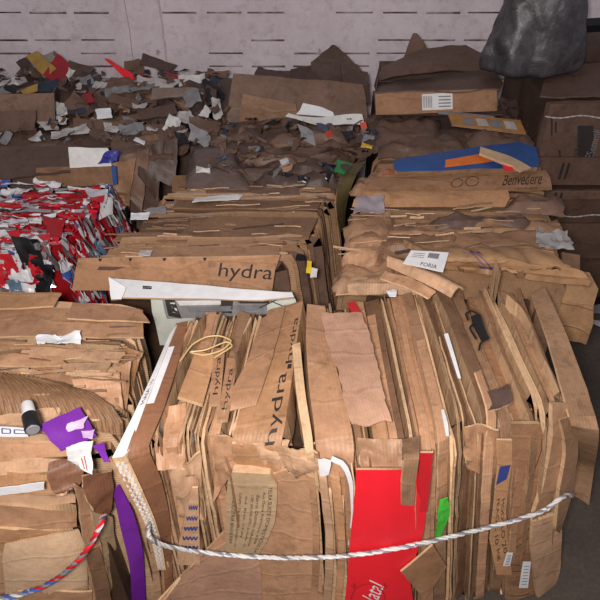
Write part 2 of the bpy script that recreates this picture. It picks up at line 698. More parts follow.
def a_edge(xb, lift=0., fwd=0., dx=0., back=0., kink=0., zb=0.02):
    """one line over the top of the bale and down its front"""
    xf = a_front_x(xb)
    yb, yr = a_back_y(xb), a_ridge_y(xf)
    top_b = Z(xb, yb + back, ZT + lift)
    top_b[1] = min(top_b[1], 1.705)
    rid = Z(xf, yr, ZT)
    q = [top_b]
    for t in (.3, .62, .85):
        x = xb + (xf - xb) * (t * .82 + .18 * t * t)
        p = Z(x + dx * t * 8, yb + (yr - yb) * t, ZT)
        p[2] += lift + .012 * math.sin(t * 3.1)
        q.append(p)
    r = rid.copy()
    r[1] -= fwd - .012
    r[2] += lift - .012
    q.append(r)
    yf = rid[1] - fwd
    for t in (.18, .45, .75):
        px = xf + (a_bot_x(xf) - xf) * t
        p = Y(px, yr + (600 - yr) * t, yf - .0 + .018 * math.sin(t * 3.14) * -1 + kink * math.sin(t * 5))
        q.append(p)
    p = Y(a_bot_x(xf), 600, yf + .01)
    q.append(p)
    e = p + (p - q[-2]) * .2
    q.append(np.array([p[0] * .995, p[1] + .01, zb]))
    return q


ra = random.Random(11)
SKIP = [(175, 187.5), (263, 303), (304, 324)]          # boards built by hand below
xb = 188.0
k = 0
while xb < 521 and k < 110:
    hit = [s for s in SKIP if s[0] - 1 <= xb < s[1]]
    if hit:
        xb = hit[0][1] + .3
        continue
    wide = ra.random()
    wdt = ra.uniform(1.3, 3.0) if wide < (.72 if xb < 262 else .55) else (ra.uniform(3.5, 7) if wide < .85 else ra.uniform(9, 15))
    nxt = [s[0] for s in SKIP if s[0] > xb]
    if nxt and xb + wdt > nxt[0]:
        wdt = max(1.5, nxt[0] - xb)
    lift = ra.gauss(-.006, .019)
    fwd = max(-.035, min(.022, ra.gauss(-.006, .017)))
    tilt = ra.uniform(-.7, .7) * min(wdt, 8) * .0025
    kink = ra.uniform(-.02, .02)
    bk = ra.uniform(-3, 9)
    dx = ra.uniform(-.25, .25)
    a = a_edge(xb, lift + tilt, fwd + tilt, dx, bk, kink)
    b = a_edge(xb + wdt - .35, lift - tilt, fwd - tilt, dx, bk + ra.uniform(-2, 5), kink)
    pal = K_TAN if ra.random() < (.7 if xb < 390 else .4) else K_MID  # more dark boards at the right: its weaker light is put into the colours
    if wdt < 4.3:
        mat = K_EDGE if ra.random() < .5 else ra.choice(pal)
    else:
        mat = ra.choice(pal)
    Sheet('board_edge' if wdt < 3.2 else 'folded_carton', ribbon(a, b, 34, 3 if wdt < 8 else 6), .10 if wdt > 4 else .12, mat, bale_a, K_EDGE,
          amp=.0045, freq=11, seed=k * 1.7, ridge=.0012, keep=0)
    if wdt > 3.4 and ra.random() < .75:                 # a loose ply on top, ending ragged
        h = ra.uniform(.007, .014)
        u0 = ra.uniform(0, .3) * wdt
        u1 = wdt * ra.uniform(.55, .95)
        pa = spline(a_edge(xb + u0, lift + tilt + h, fwd + h, dx, bk, kink), 40)
        pb = spline(a_edge(xb + u1, lift + h * .8, fwd + h * .8, dx, bk, kink), 40)
        lo_, hi_ = ra.choice([(0, 22), (2, 28), (6, 24), (14, 36), (10, 40), (0, 40)])
        g = np.stack([pa[lo_:hi_], (pa[lo_:hi_] + pb[lo_:hi_]) / 2, pb[lo_:hi_]], axis=1)
        Sheet('cardboard_sheet', g, .005, ra.choice(K_TAN + K_MID[:1]), bale_a, K_EDGE, amp=.003, freq=14, torn=.003, seed=k * 2.3, keep=None)
    xb += wdt + ra.choice([0, .3, .8, 1.6])
    k += 1

# -- outermost board at the left with its white side and fluted edge
def pt(px, py, z): return Z(px, py, z)


left = [pt(176, 323, .955), pt(160, 365, .965), pt(142, 412, .965), pt(126, 456, .945), a_front(141, 490, .02), a_front(155, 525, .018), a_front(163, 560, .0), a_front(167, 600, .0), np.array([-.37, 1.02, .02])]
right = [pt(188, 321, .95), pt(178, 362, .96), pt(164, 408, .955), pt(149, 447, .94), a_front(161, 478, .02), a_front(170, 520, .018), a_front(172, 560, .0), a_front(174, 600, .0), np.array([-.345, 1.02, .02])]
sh = Sheet('cardboard_sheet', ribbon(left, right, 40, 6), .02, card((140, 98, 72), stain=.3), bale_a, K_EDGE, amp=.003, seed=5)
patch(sh, [(-.02, .08), (.5, .08), (.02, .235), (.42, .235)], WHITE, 'white_sticker', off=.002)
wl = [pt(170, 333, .955), pt(152, 375, .965), pt(131, 420, .965), pt(112, 458, .945)]
wr = [pt(177, 324, .957), pt(161, 365, .968), pt(143, 412, .968), pt(127, 456, .948)]
ws = Sheet('cardboard_sheet', ribbon(wl, wr, 20, 4), .006, WHITE, bale_a, K_EDGE, amp=.002, seed=3)
ws.obj['label'] = 'white printed board edge'
printed(ws, 'MAIA 10', (.78, .66), (0, -.17), (-.42, 0), INK)
# fluted (zigzag) cut edges
fl_l = [pt(113, 459, .94), a_front(128, 490, .03), a_front(143, 520, .028), a_front(152, 545, .015), a_front(158, 570, .01)]
fl_r = [pt(127, 457, .95), a_front(142, 489, .03), a_front(155, 520, .028), a_front(162, 545, .015), a_front(166, 570, .01)]
fs = Sheet('cardboard_sheet', ribbon(fl_l, fl_r, 24, 5), .03, K_EDGE, bale_a, K_EDGE, amp=.001)
V, Fc = [], []
for lane in (.22, .62):
    for i in range(46):
        v0 = .04 + i / 46 * .94
        uo = lane + (.06 if i % 2 else -.06)
        b0 = len(V)
        for (du, dv) in ((-.11, -.007), (.11, -.007), (.11, .007), (-.11, .007)):
            V.append(fs.at(uo + du, v0 + dv, .004))
        for (du, dv) in ((-.11, -.007), (.11, -.007), (.11, .007), (-.11, .007)):
            V.append(fs.at(uo + du, v0 + dv, -.001))
        Fc += [(b0, b0 + 1, b0 + 2, b0 + 3)] + [(b0 + q, b0 + (q + 1) % 4, b0 + 4 + (q + 1) % 4, b0 + 4 + q) for q in range(4)]
o = link('fluted_edge', V, Fc, OFFW, fs.obj, smooth=False)
o['label'] = 'pale zigzag flutes'
# torn liner left of the flutes
tl = [pt(106, 458, .93), a_front(118, 480, .03), a_front(136, 512, .026), a_front(150, 548, .012), a_front(154, 600, .0)]
tr = [pt(114, 458, .94), a_front(129, 484, .03), a_front(146, 515, .03), a_front(156, 548, .016), a_front(162, 600, .0)]
Sheet('cardboard_sheet', ribbon(tl, tr, 24, 4), .02, K_TAN[2], bale_a, K_EDGE, amp=.004, torn=.006, seed=9)

# -- broad folded carton with the lettering along its right edge
HL = [pt(268, 310, .95), pt(258, 345, .965), pt(246, 385, .965), pt(236, 425, .96), pt(231, 447, .93), a_front(236, 470, .01), a_front(240, 500, .0)]
HR = [pt(303, 300, .96), pt(297, 340, .975), pt(291, 385, .975), pt(285, 425, .97), pt(281, 446, .94), a_front(281, 470, .02), a_front(278, 500, .0)]
hs = Sheet('cardboard_sheet', ribbon(HL, HR, 34, 10), .11, K_TAN[4], bale_a, K_EDGE, amp=.003, freq=7, seed=21, ridge=.001)
printed(hs, 'hydra', (.94, .69), (0, -.29), (-.30, 0))
printed(hs, 'hydra', (.99, .36), (0, -.25), (-.19, 0))
patch(hs, [(.86, .365), (.95, .365), (.86, .385), (.95, .385)], INK, 'printed_mark', 3)
# lighter flap folded over its left half
fl = Sheet('cardboard_sheet', ribbon([pt(262, 318, .965), pt(246, 362, .985), pt(226, 402, .975), pt(229, 412, .962)], [pt(285, 305, .975), pt(274, 350, .995), pt(259, 396, .985), pt(256, 405, .975)], 20, 8),
           .006, K_TAN[1], bale_a, K_EDGE, amp=.002, seed=4, torn=.003)
# folded carton right of it
CL = [pt(307, 304, .95), pt(306, 340, .962), pt(309, 385, .962), pt(314, 425, .955), pt(316, 448, .935), a_front(322, 475, .012), a_front(330, 520, .0), a_front(334, 600, .0)]
CR = [pt(325, 306, .95), pt(331, 345, .955), pt(343, 395, .955), pt(352, 430, .95), pt(354, 452, .925), a_front(352, 480, .01), a_front(350, 520, .0), a_front(348, 600, .0)]
cs = Sheet('cardboard_sheet', ribbon(CL, CR, 34, 8), .11, K_TAN[0], bale_a, K_EDGE, amp=.003, seed=31, ridge=.001)
# thin board edge standing between them
Sheet('cardboard_sheet', ribbon([pt(292, 345, .985), pt(296, 390, .985), pt(303, 435, .97), pt(306, 455, .94), a_front(314, 490, .02)],
                                [pt(300, 342, .985), pt(305, 390, .985), pt(312, 435, .97), pt(314, 455, .94), a_front(320, 490, .02)], 26, 3), .05, K_EDGE, bale_a, K_EDGE, amp=.003, seed=8)
# pinkish torn sheet lying over the top
ps = Sheet('cardboard_sheet', ribbon([pt(321, 312, .985), pt(327, 345, .99), pt(338, 372, .99), pt(344, 405, .985), pt(352, 426, .975)],
                                     [pt(362, 312, .985), pt(373, 345, .99), pt(381, 375, .99), pt(387, 405, .985), pt(393, 424, .972)], 26, 14),
           .006, K_PINK, bale_a, K_EDGE, amp=.003, freq=9, torn=.012, seed=14, ridge=.001)
ps.obj['label'] = 'pale pinkish torn cardboard sheet lying flat on the top edges'

# -- the red carton on the front
rp = np.array([[a_front(x0 + (x1 - x0) * u, y, .05) for u in np.linspace(0, 1, 10)] for (x0, x1, y) in
               ((356, 418, 470), (355, 417, 490), (353, 426, 512), (351, 424, 530), (349, 416, 556), (347, 410, 580), (345, 413, 600))])
# continue to near the floor
rp = np.concatenate([rp, [rp[-1] + (rp[-1] - rp[-2]) * 2.6], [rp[-1] + (rp[-1] - rp[-2]) * 5.5]])
rs = Sheet('red_panel', rp, .006, RED, bale_a, K_EDGE, amp=.0015, seed=2)
rs.obj['label'] = 'bright red card panel under the rope'
rf = Sheet('red_panel', np.array([[a_front(x0 + (x1 - x0) * u, y, .052 + .02 * (u - .5)) for u in np.linspace(0, 1, 5)] for (x0, x1, y) in
                                  ((420, 433, 453), (418, 431, 475), (417, 429, 495), (414, 427, 512))]), .006, REDD, bale_a, K_EDGE)
rf.obj['label'] = 'red folded side flap'
printed(rs, 'Natal', (.44, .80), (.16, -.15), (-.24, -.03), WHITE, shear=.3)
lines(rs, [[(.34 + .25 * math.cos(t), .74 + .095 * math.sin(t)) for t in np.linspace(0, 6.28, 22)]], REDD, .0025, 'printed_ring')
for (cx, cy) in ((.12, .66), (.60, .66)):
    lines(rs, [[(cx - .05, cy), (cx + .05, cy)], [(cx, cy - .018), (cx, cy + .018)]], REDD, .0035, 'printed_star')
# brown folded strip hanging in front of it
Sheet('cardboard_sheet', ribbon([pt(402, 440, .96), a_front(404, 460, .066), a_front(402, 480, .062), a_front(402, 505, .062)],
                                [pt(420, 436, .96), a_front(419, 458, .066), a_front(416, 480, .062), a_front(414, 506, .062)], 18, 4), .008, K_MID[2], bale_a, K_EDGE, amp=.002)

# -- white paper tongues left of the red panel
wp = Sheet('paper_strip', np.array([a_front(x, y, .035) for x, y in ((318, 460), (324, 459), (331, 461), (319, 469), (325, 467), (331, 465), (320, 476), (325, 476), (329, 474))]).reshape(3, 3, 3), .002, WHITE, bale_a, amp=.002)
wp.obj['label'] = 'white paper tongue'
Sheet('paper_strip', ribbon([a_front(330, 461, .035), a_front(342, 467, .036), a_front(349, 485, .036), a_front(351, 515, .03), a_front(348, 545, .025)],
                            [a_front(332, 457, .035), a_front(346, 464, .036), a_front(353, 483, .036), a_front(353, 515, .03), a_front(350, 545, .025)], 16, 3), .003, WHITE, bale_a)
# -- big triangular sheets at the middle of the front
tri = [(272, 474, 306, 462), (258, 490, 310, 484), (238, 516, 316, 520), (206, 550, 320, 556), (178, 580, 322, 585), (160, 600, 324, 600)]
tp = np.array([[a_front(x0 + (x1 - x0) * u, y0 + (y1 - y0) * u, .022) for u in np.linspace(0, 1, 14)] for x0, y0, x1, y1 in tri])
tp = np.concatenate([tp, [tp[-1] + (tp[-1] - tp[-2]) * 4]])
Sheet('cardboard_sheet', tp, .008, K_TAN[0], bale_a, K_EDGE, amp=.006, freq=8, seed=41, torn=.004, ridge=.002)
l2 = [(196, 520, 226, 515), (186, 548, 236, 545), (172, 575, 252, 570), (160, 600, 262, 598)]
lp = np.array([[a_front(x0 + (x1 - x0) * u, y0 + (y1 - y0) * u, .03) for u in np.linspace(0, 1, 8)] for x0, y0, x1, y1 in
               [(196, 560, 252, 528), (180, 578, 258, 545), (166, 598, 262, 580), (160, 604, 262, 604)]])
lp = np.concatenate([lp, [lp[-1] + np.array([0, 0, -.15])]])
Sheet('cardboard_sheet', lp, .006, K_PINK, bale_a, K_EDGE, amp=.004, seed=17, torn=.003)
# folded boards standing between the triangular sheet and the red panel
for i, (x0, x1, xm0, xm1, mt, o_) in enumerate(((306, 312, 312, 319, K_TAN[0], .026), (312, 316, 320, 324, K_EDGE, .016), (316, 324, 325, 333, K_TAN[2], .03), (323, 330, 333, 337, K_EDGE, .018), (329, 339, 337, 344, K_TAN[4], .028), (338, 343, 343, 347, K_EDGE, .02))):
    yt = (462, 474, 462, 480, 470, 490)[i]
    Sheet('folded_carton' if mt is not K_EDGE else 'board_edge', ribbon([a_front(x0, yt, o_ - .02), a_front(x0 + .3 * (xm0 - x0), yt + 14, o_), a_front(x0 + .8 * (xm0 - x0) + (2, -1)[i % 2], 535, o_ + .006), a_front(xm0, 575, o_), a_front(xm0 - 2, 600, o_), np.array([a_front(xm0 - 2, 600, o_)[0], a_front(xm0, 600, o_)[1], .03])],
                                       [a_front(x1, yt + 2, o_ - .02), a_front(x1 + .3 * (xm1 - x1), yt + 16, o_), a_front(x1 + .8 * (xm1 - x1) + (2, -1)[i % 2], 535, o_ + .006), a_front(xm1, 575, o_), a_front(xm1 - 2, 600, o_), np.array([a_front(xm1 - 2, 600, o_)[0], a_front(xm1, 600, o_)[1], .03])], 26, 4), .04, mt, bale_a, K_EDGE, amp=.004, freq=12, seed=i + 200, keep=0)
# -- greyish folded panel printed with an address block, reading downwards
gp = np.array([[a_front(x0 + (x1 - x0) * u, y0 + (y1 - y0) * u, .045 - .012 * abs(u - .4)) for u in np.linspace(0, 1, 10)] for x0, y0, x1, y1 in
               ((232, 472, 270, 474), (228, 480, 277, 484), (226, 500, 277, 502), (225, 520, 275, 522), (225, 538, 267, 542), (226, 553, 258, 556))])
gs = Sheet('cardboard_sheet', gp, .03, K_GREYTAN, bale_a, K_EDGE, amp=.002, seed=6, ridge=.001)
gs.obj['label'] = 'greyish panel printed with an address block'
for i, (s, a0, a1, h) in enumerate((('TELRA SUSTE DOMESTICOS S.A', .25, .98, .075), ('Rua Dona Francisca, 8300', .32, .86, .06), ('Bairro: Distrito Industrial', .36, .90, .06),
                                    ('CEP: 89.239-270 - Joinville - SC', .36, .92, .06), ('Ind. Bras. CNPJ', .38, .80, .06), ('CNPJ: 76.487.032/0001-25', .34, .93, .06), ('INDUSTRIA BRASILEIRA', .40, .90, .07))):
    u = .83 - i * .118
    printed(gs, s, (u, a0 * .92), (-.02, (a1 - a0)), (h, 0.004), INK)
# -- crumpled ends above it
for (q, s, mt) in ((((232, 440), (290, 442), (246, 470), (284, 474)), 51, K_TAN[2]), (((214, 436), (246, 440), (214, 500), (232, 474)), 52, K_TAN[0]),
                   (((276, 446), (318, 450), (290, 474), (330, 500)), 53, K_TAN[2]), (((150, 410), (186, 402), (158, 470), (184, 470)), 54, K_TAN[0]),
                   (((170, 470), (200, 455), (180, 520), (206, 520)), 55, K_TAN[2]), (((356, 436), (404, 440), (360, 470), (404, 468)), 56, K_MID[0]),
                   (((462, 425), (500, 428), (466, 470), (500, 480)), 57, K_TAN[1])):
    c = [a_front(x, max(y, a_ridge_y(x) + 4), .02) if y > a_ridge_y(x) else Z(x, y, ZT + .02) for x, y in q]
    Sheet('cardboard_sheet', quad(*c, 16, 12), .006, mt, bale_a, K_EDGE, amp=.012, freq=16, torn=.008, seed=s, ridge=.006)
# zigzag blue printing
zp = np.array([[a_front(x0 + (x1 - x0) * u, y, .036) for u in np.linspace(0, 1, 5)] for x0, x1, y in ((192, 198, 488), (187, 199, 510), (182, 199, 530), (179, 200, 548), (178, 200, 565))])
zs_ = Sheet('cardboard_sheet', zp, .006, K_TAN[2], bale_a, K_EDGE)
for i in range(5):
    v = .22 + i * .13
    lines(zs_, [[(.1 + .8 * j / 8, v + (.025 if j % 2 else -.025)) for j in range(9)]], INKB, .0022, 'printed_zigzag')
# diamond flap
dp = quad(a_front(433, 545, .055), a_front(447, 567, .05), a_front(401, 572, .06), a_front(425, 600, .055), 8, 8)
Sheet('cardboard_sheet', dp, .006, K_TAN[4], bale_a, K_EDGE, amp=.002, seed=3).obj['label'] = 'diamond-shaped flap under the rope'
# green wrapper caught between two boards
Sheet('plastic_wrapper', ribbon([a_front(441, 500, .03), a_front(438, 515, .035), a_front(436, 538, .03)], [a_front(448, 497, .03), a_front(450, 512, .035), a_front(441, 536, .03)], 14, 6), .003, GREEN, bale_a, amp=.006, freq=40, torn=.005, seed=2).obj['label'] = 'green plastic wrapper'
# blue printing
bp = Sheet('cardboard_sheet', np.array([[a_front(x0 + (x1 - x0) * u, y, .03) for u in np.linspace(0, 1, 5)] for x0, x1, y in ((497, 512, 440), (499, 512, 465), (496, 509, 485), (494, 506, 510), (490, 508, 540), (497, 512, 575))]), .006, K_TAN[4], bale_a, K_EDGE, amp=.002)
patch(bp, [(.1, .22), (.9, .2), (0, .40), (.75, .34)], INKB, 'printed_panel')
printed(bp, 'FRAGIL 10 kg', (.1, .52), (.1, .40), (.28, -.02), INK)
printed(bp, 'MODELO 20', (.55, .52), (.1, .36), (.22, -.02), INK)
for (x0, x1, y0, y1, s) in ((505, 512, 553, 566, 1), (521, 530, 562, 588, 2), (426, 429, 455, 480, 3)):
    b_ = Sheet('paper_label', quad(a_front(x0 + 2, y0, .045), a_front(x1 + 1, y0, .045), a_front(x0 - 2, y1, .045), a_front(x1 - 2, y1, .045), 4, 6), .0015, WHITE, bale_a)
    lines(b_, [[(.2, v), (.8, v)] for v in np.linspace(.15, .85, 7)], INK, .0012, 'printed_bars')
# broad flat boards at the right of the front with line drawing
wb = Sheet('cardboard_sheet', np.array([[a_front(x0 + (x1 - x0) * u, y, .022) for u in np.linspace(0, 1, 8)] for x0, x1, y in ((512, 540, 424), (512, 546, 450), (511, 548, 480), (510, 546, 520), (508, 540, 560), (506, 536, 600))]), .01, K_TAN[1], bale_a, K_EDGE, amp=.003, seed=12)
lines(wb, [[(.1, .72), (.5, .66), (.75, .58), (.85, .5)], [(.1, .75), (.5, .70), (.9, .6)], [(.05, .82), (.95, .83)], [(.05, .85), (.95, .86)], [(.6, .35), (.85, .2), (.95, .1)], [(0, .97), (.8, .99)]], INK, .0011, 'printed_drawing')
# curved boards bulging round the right corner
for i, (a_, b_, mt) in enumerate(((((553, 405), (552, 440), (545, 480), (532, 520)), ((572, 405), (570, 440), (558, 485), (540, 518)), K_TAN[0]),
                                  (((560, 420), (566, 450), (560, 490), (556, 530)), ((578, 415), (578, 455), (572, 495), (560, 534)), K_MID[2]),
                                  (((533, 522), (532, 545), (534, 570), (538, 600)), ((562, 512), (562, 540), (560, 570), (556, 600)), K_TAN[2]))):
    Sheet('cardboard_sheet', ribbon([a_front(x, y, .04) for x, y in a_], [a_front(x, y, .02) for x, y in b_], 20, 5), .012, mt, bale_a, K_EDGE, amp=.003, seed=i + 60)
# long flap hanging off the right side
ol = [pt(531, 294, .96), pt(548, 340, .965), pt(561, 385, .955), pt(571, 425, .92), Y(572, 460, 1.32), Y(571, 494, 1.31)]
orr = [pt(545, 287, .96), pt(569, 340, .955), pt(588, 392, .93), pt(599, 432, .90), Y(594, 470, 1.30), Y(589, 505, 1.29)]
Sheet('cardboard_sheet', ribbon(ol, orr, 30, 8), .007, K_MID[2], bale_a, K_EDGE, amp=.004, seed=70).obj['label'] = 'long flap hanging off the right side'
# dark crumpled bit, white slips and red scraps between the boards
Sheet('cardboard_sheet', quad(pt(482, 390, .975), pt(508, 385, .975), pt(486, 412, .97), pt(514, 402, .97), 10, 8), .006, K_DARK[1], bale_a, K_EDGE, amp=.008, torn=.008, seed=4)
Sheet('paper_strip', ribbon([pt(444, 334, .98), pt(451, 356, .98), pt(458, 378, .975)], [pt(448, 333, .98), pt(455, 356, .98), pt(461, 378, .975)], 8, 3), .002, WHITE, bale_a)
Sheet('paper_strip', ribbon([pt(347, 303, .98), pt(355, 320, .98), pt(360, 329, .98)], [pt(354, 301, .985), pt(364, 318, .985), pt(366, 328, .98)], 8, 3), .002, REDD, bale_a).obj['label'] = 'dark red scrap'
Sheet('paper_strip', ribbon([pt(441, 410, .975), pt(444, 425, .975), pt(446, 436, .97)], [pt(444, 409, .975), pt(448, 424, .975), pt(449, 436, .97)], 8, 3), .002, OFFW, bale_a)
# lettering along some of the boards left of the broad carton
for (x0, y0, x1, y1, w_, s) in ((232, 372, 222, 408, 6, 'hydra'), (219, 362, 214, 392, 7, 'hydra'), (352, 342, 357, 366, 5, 'fragil')):
    q = Sheet('cardboard_sheet', ribbon([pt(x0 - 5, y0 - 14, .975), pt((x0 + x1) / 2 - 5, (y0 + y1) / 2, .98), pt(x1 - 5, y1 + 12, .975)],
                                        [pt(x0 + 6, y0 - 14, .975), pt((x0 + x1) / 2 + 6, (y0 + y1) / 2, .98), pt(x1 + 6, y1 + 12, .97)], 12, 4), .012, K_TAN[1], bale_a, K_EDGE, amp=.001)
    printed(q, s, (.85, .85), (0, -.65), (-.6, 0))
# square carton flap left
Sheet('cardboard_sheet', quad(pt(196, 350, .985), pt(216, 356, .975), pt(178, 396, .985), pt(203, 404, .97), 8, 10), .012, K_TAN[4], bale_a, K_EDGE, amp=.002, seed=19)

# core
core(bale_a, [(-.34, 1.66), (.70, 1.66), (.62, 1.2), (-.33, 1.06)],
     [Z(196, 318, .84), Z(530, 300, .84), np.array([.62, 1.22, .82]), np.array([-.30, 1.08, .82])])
# rope
fp = [a_front(x, y, .068) for x, y in ((148, 532), (156, 542), (170, 547), (200, 552), (240, 556), (285, 558), (330, 557), (370, 553), (410, 546), (450, 537), (490, 527), (520, 519), (545, 510), (558, 500))]
loop = [np.array([-.43, 1.45, .52]), np.array([-.437, 1.2, .55])] + fp + [a_front(567, 495, .05), a_front(570, 493, -.03), np.array([.70, 1.30, .60]), np.array([.70, 1.5, .55])]
strand('binding_rope', dense(loop, 220), .0065, WHITE, bale_a, mats=[OFFW, OFFW, SILVER], pitch=.07)

# loose things on it
o = thing('plastic_clip', 'black plastic hook-shaped strip lying on the right of the foreground bale', 'plastic strip', tuple(pt(480, 335, .985)))
b1 = Sheet('strap_body', ribbon([pt(471, 316, .992), pt(474, 326, .994), pt(482, 340, .994)], [pt(480, 314, .992), pt(484, 326, .994), pt(489, 338, .994)], 10, 4), .006, BLACK, o, amp=.002)
strand('hook', dense([pt(478, 314, .994), pt(471, 311, .996), pt(466, 314, .996), pt(468, 320, .996)], 12), .003, BLACK, o, strands=1)
strand('hook', dense([pt(474, 323, .994), pt(470, 328, .996), pt(473, 334, .996), pt(476, 339, .996)], 12), .003, BLACK, o, strands=1)
strand('hook', dense([pt(489, 338, .994), pt(481, 343, .996), pt(479, 350, .994)], 10), .003, BLACK, o, strands=1)
tw = [(180, 361), (192, 345), (206, 337), (220, 336), (231, 341), (222, 350), (205, 355), (190, 352), (205, 350), (226, 342), (232, 346), (222, 353), (214, 358)]
o = strand('twine', dense([pt(x, y, 1.0) for x, y in tw], 60), .0022, TWINE, None, strands=1)
meta(o, 'loop of thin straw-coloured twine lying on the left of the foreground bale', 'twine')

# ============================================ bales with sheets facing us
def lerp(a, b, t): return np.array(a) * (1 - t) + np.array(b) * t


def layered(root, BL, BR, FL, FR, n, zfun, seed, pal, side_out=.10, side_z=.25, left_out=0, wmin=.3, front_drop=True, edge=None, names=('board_edge', 'folded_carton'), rjit=.015, ldrop=.04, thick=.10, amp=.004, lsig=.010):
    """boards standing on edge across the bale, packed from the back to the front; each wraps over the right edge"""
    rb = random.Random(seed)
    cuts = [rb.uniform(wmin, 1.0) if rb.random() < .7 else rb.uniform(1.5, 3.2) for _ in range(n)]
    tot = sum(cuts)
    t = 0
    for i, c in enumerate(cuts):
        t0, t1 = t / tot, (t + c * .96) / tot
        t += c
        lift = rb.gauss(0, lsig)
        tilt = rb.uniform(-.006, .006)
        rj = rb.gauss(0, rjit)
        lj = rb.gauss(0, rjit)

        def path(tt, dz):
            l, r = lerp(BL, FL, tt), lerp(BR, FR, tt)
            ux = (r - l) / np.linalg.norm(r - l)
            l = l + ux * lj
            r = r + ux * rj
            z = zfun(tt) + lift + dz
            out = [l + [0 - left_out, 0, z - ldrop - l[2]]]
            for q in (.03, .25, .5, .75, .95):
                p = l * (1 - q) + r * q
                p[2] = z + .006 * math.sin(q * 7 + i)
                out.append(p)
            p = r.copy() + ux * .008
            p[2] = z - .022
            out.append(p)
            for k, h in enumerate((.25, .6, 1)):
                p = r + ux * (.012 + side_out * h)
                p[2] = z - .03 - (z - side_z) * h
                out.append(p)
            return spline(out, 30)
        a, b = path(t0, tilt), path(t1, -tilt)
        g = np.stack([a, (a + b) / 2, b])
        wide = c > 1.2
        Sheet(names[1] if wide else names[0], g, thick, rb.choice(pal) if (wide or rb.random() < .6) else (edge or K_EDGE_D), root, edge or K_EDGE_D, amp=amp, freq=10, seed=seed + i, ridge=.001, keep=1)


# ------------------------------------------------------------ middle bale
bBL, bBR, bFL, bFR = Z(175, 191, ZT), Z(329, 191, ZT), Z(92, 268, ZT), Z(290, 262, ZT)
bale_b = thing('cardboard_bale', 'cardboard bale behind the foreground bale, its flat sheets seen edge-on as streaks', 'cardboard bale', tuple(lerp(bBL, bFR, .5) * [1, 1, 0]))
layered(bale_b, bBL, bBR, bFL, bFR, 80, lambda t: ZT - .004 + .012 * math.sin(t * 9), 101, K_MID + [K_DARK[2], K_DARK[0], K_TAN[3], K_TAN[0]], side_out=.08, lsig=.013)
core(bale_b, [(bBL[0] + .02, bBL[1] - .02), (bBR[0] + .06, bBR[1] - .02), (bFR[0] + .05, bFR[1] + .02), (bFL[0] + .02, bFL[1] + .02)],
     [bBL + [.03, -.02, -.09], bBR + [-.04, -.02, -.09], bFR + [-.04, .02, -.09], bFL + [.03, .02, -.09]])
slivers(bale_b, 70, (bBL, bBR, bFL, bFR), ZT + .020, 5, [K_EDGE, K_EDGE, K_TAN[2], K_MID[0], K_DARK[0], K_DARK[3]], wl=(.04, .2))
# broad flat sheets lying among the edges
for (q, mt, s, thk) in ((((196, 216), (318, 218), (178, 236), (308, 238)), K_MID[1], 1, .006), (((178, 200), (322, 200), (172, 208), (318, 209)), K_MID[3], 2, .006),
                        (((120, 232), (190, 233), (112, 240), (186, 241)), K_MID[0], 3, .006), (((208, 186), (300, 188), (206, 192), (300, 194)), K_DARK[2], 5, .006)):
    Sheet('cardboard_sheet', quad(*[Z(x, y, ZT + .024) for x, y in q], 18, 5), thk, mt, bale_b, K_EDGE_D, amp=.004, torn=.004, seed=s)
# upright folded panel at its front, printed
yP = Z(78, 259, ZT)[1] - .045
hp = quad(Y(78, 259, yP), Y(280, 256, yP), Y(72, 290, yP - .02), Y(268, 293, yP - .02), 26, 10)
hps = Sheet('cardboard_sheet', hp, .007, K_TAN[1], bale_b, K_EDGE, amp=.004, freq=6, seed=33)
up = quad(Z(152, 247, ZT + .03), Z(280, 248, ZT + .032), Z(142, 257, ZT + .028), Z(277, 259, ZT + .03), 18, 6)
Sheet('cardboard_sheet', up, .005, K_MID[0], bale_b, K_EDGE, amp=.003, torn=.003, seed=34)
hpp = quad(Y(208, 262, yP - .014), Y(276, 264, yP - .014), Y(206, 287, yP - .034), Y(272, 292, yP - .034), 12, 6)
hq = Sheet('cardboard_sheet', hpp, .005, K_TAN[0], bale_b, K_EDGE, amp=.002, seed=3)
printed(hq, 'hydra', (.16, .70), (.80, .02), (.02, -.68), INK)
for i, x in enumerate((.10, .25, .42, .62)):
    patch(hps, [(x, .0), (x + .02, .0), (x + .008, .09), (x + .016, .09)], INK, 'cut_notch', 3)
# coloured scraps pressed into its right side
for (x, y, w, h, mt, lab, s) in ((244, 268, 13, 10, paper((90, 160, 170)), 'teal scrap', 1), (307, 260, 5, 13, YELLOW, 'yellow scrap', 2), (297, 254, 8, 6, BLACK, 'black scrap', 3), (311, 268, 7, 10, OFFW, 'white scrap', 4)):
    yy = Z(300, 262, ZT)[1] - .03
    Sheet('paper_scrap', quad(Y(x, y, yy), Y(x + w, y + 1, yy), Y(x - 1, y + h, yy), Y(x + w - 1, y + h, yy), 5, 5), .003, mt, bale_b, amp=.004, torn=.004, seed=s).obj['label'] = lab

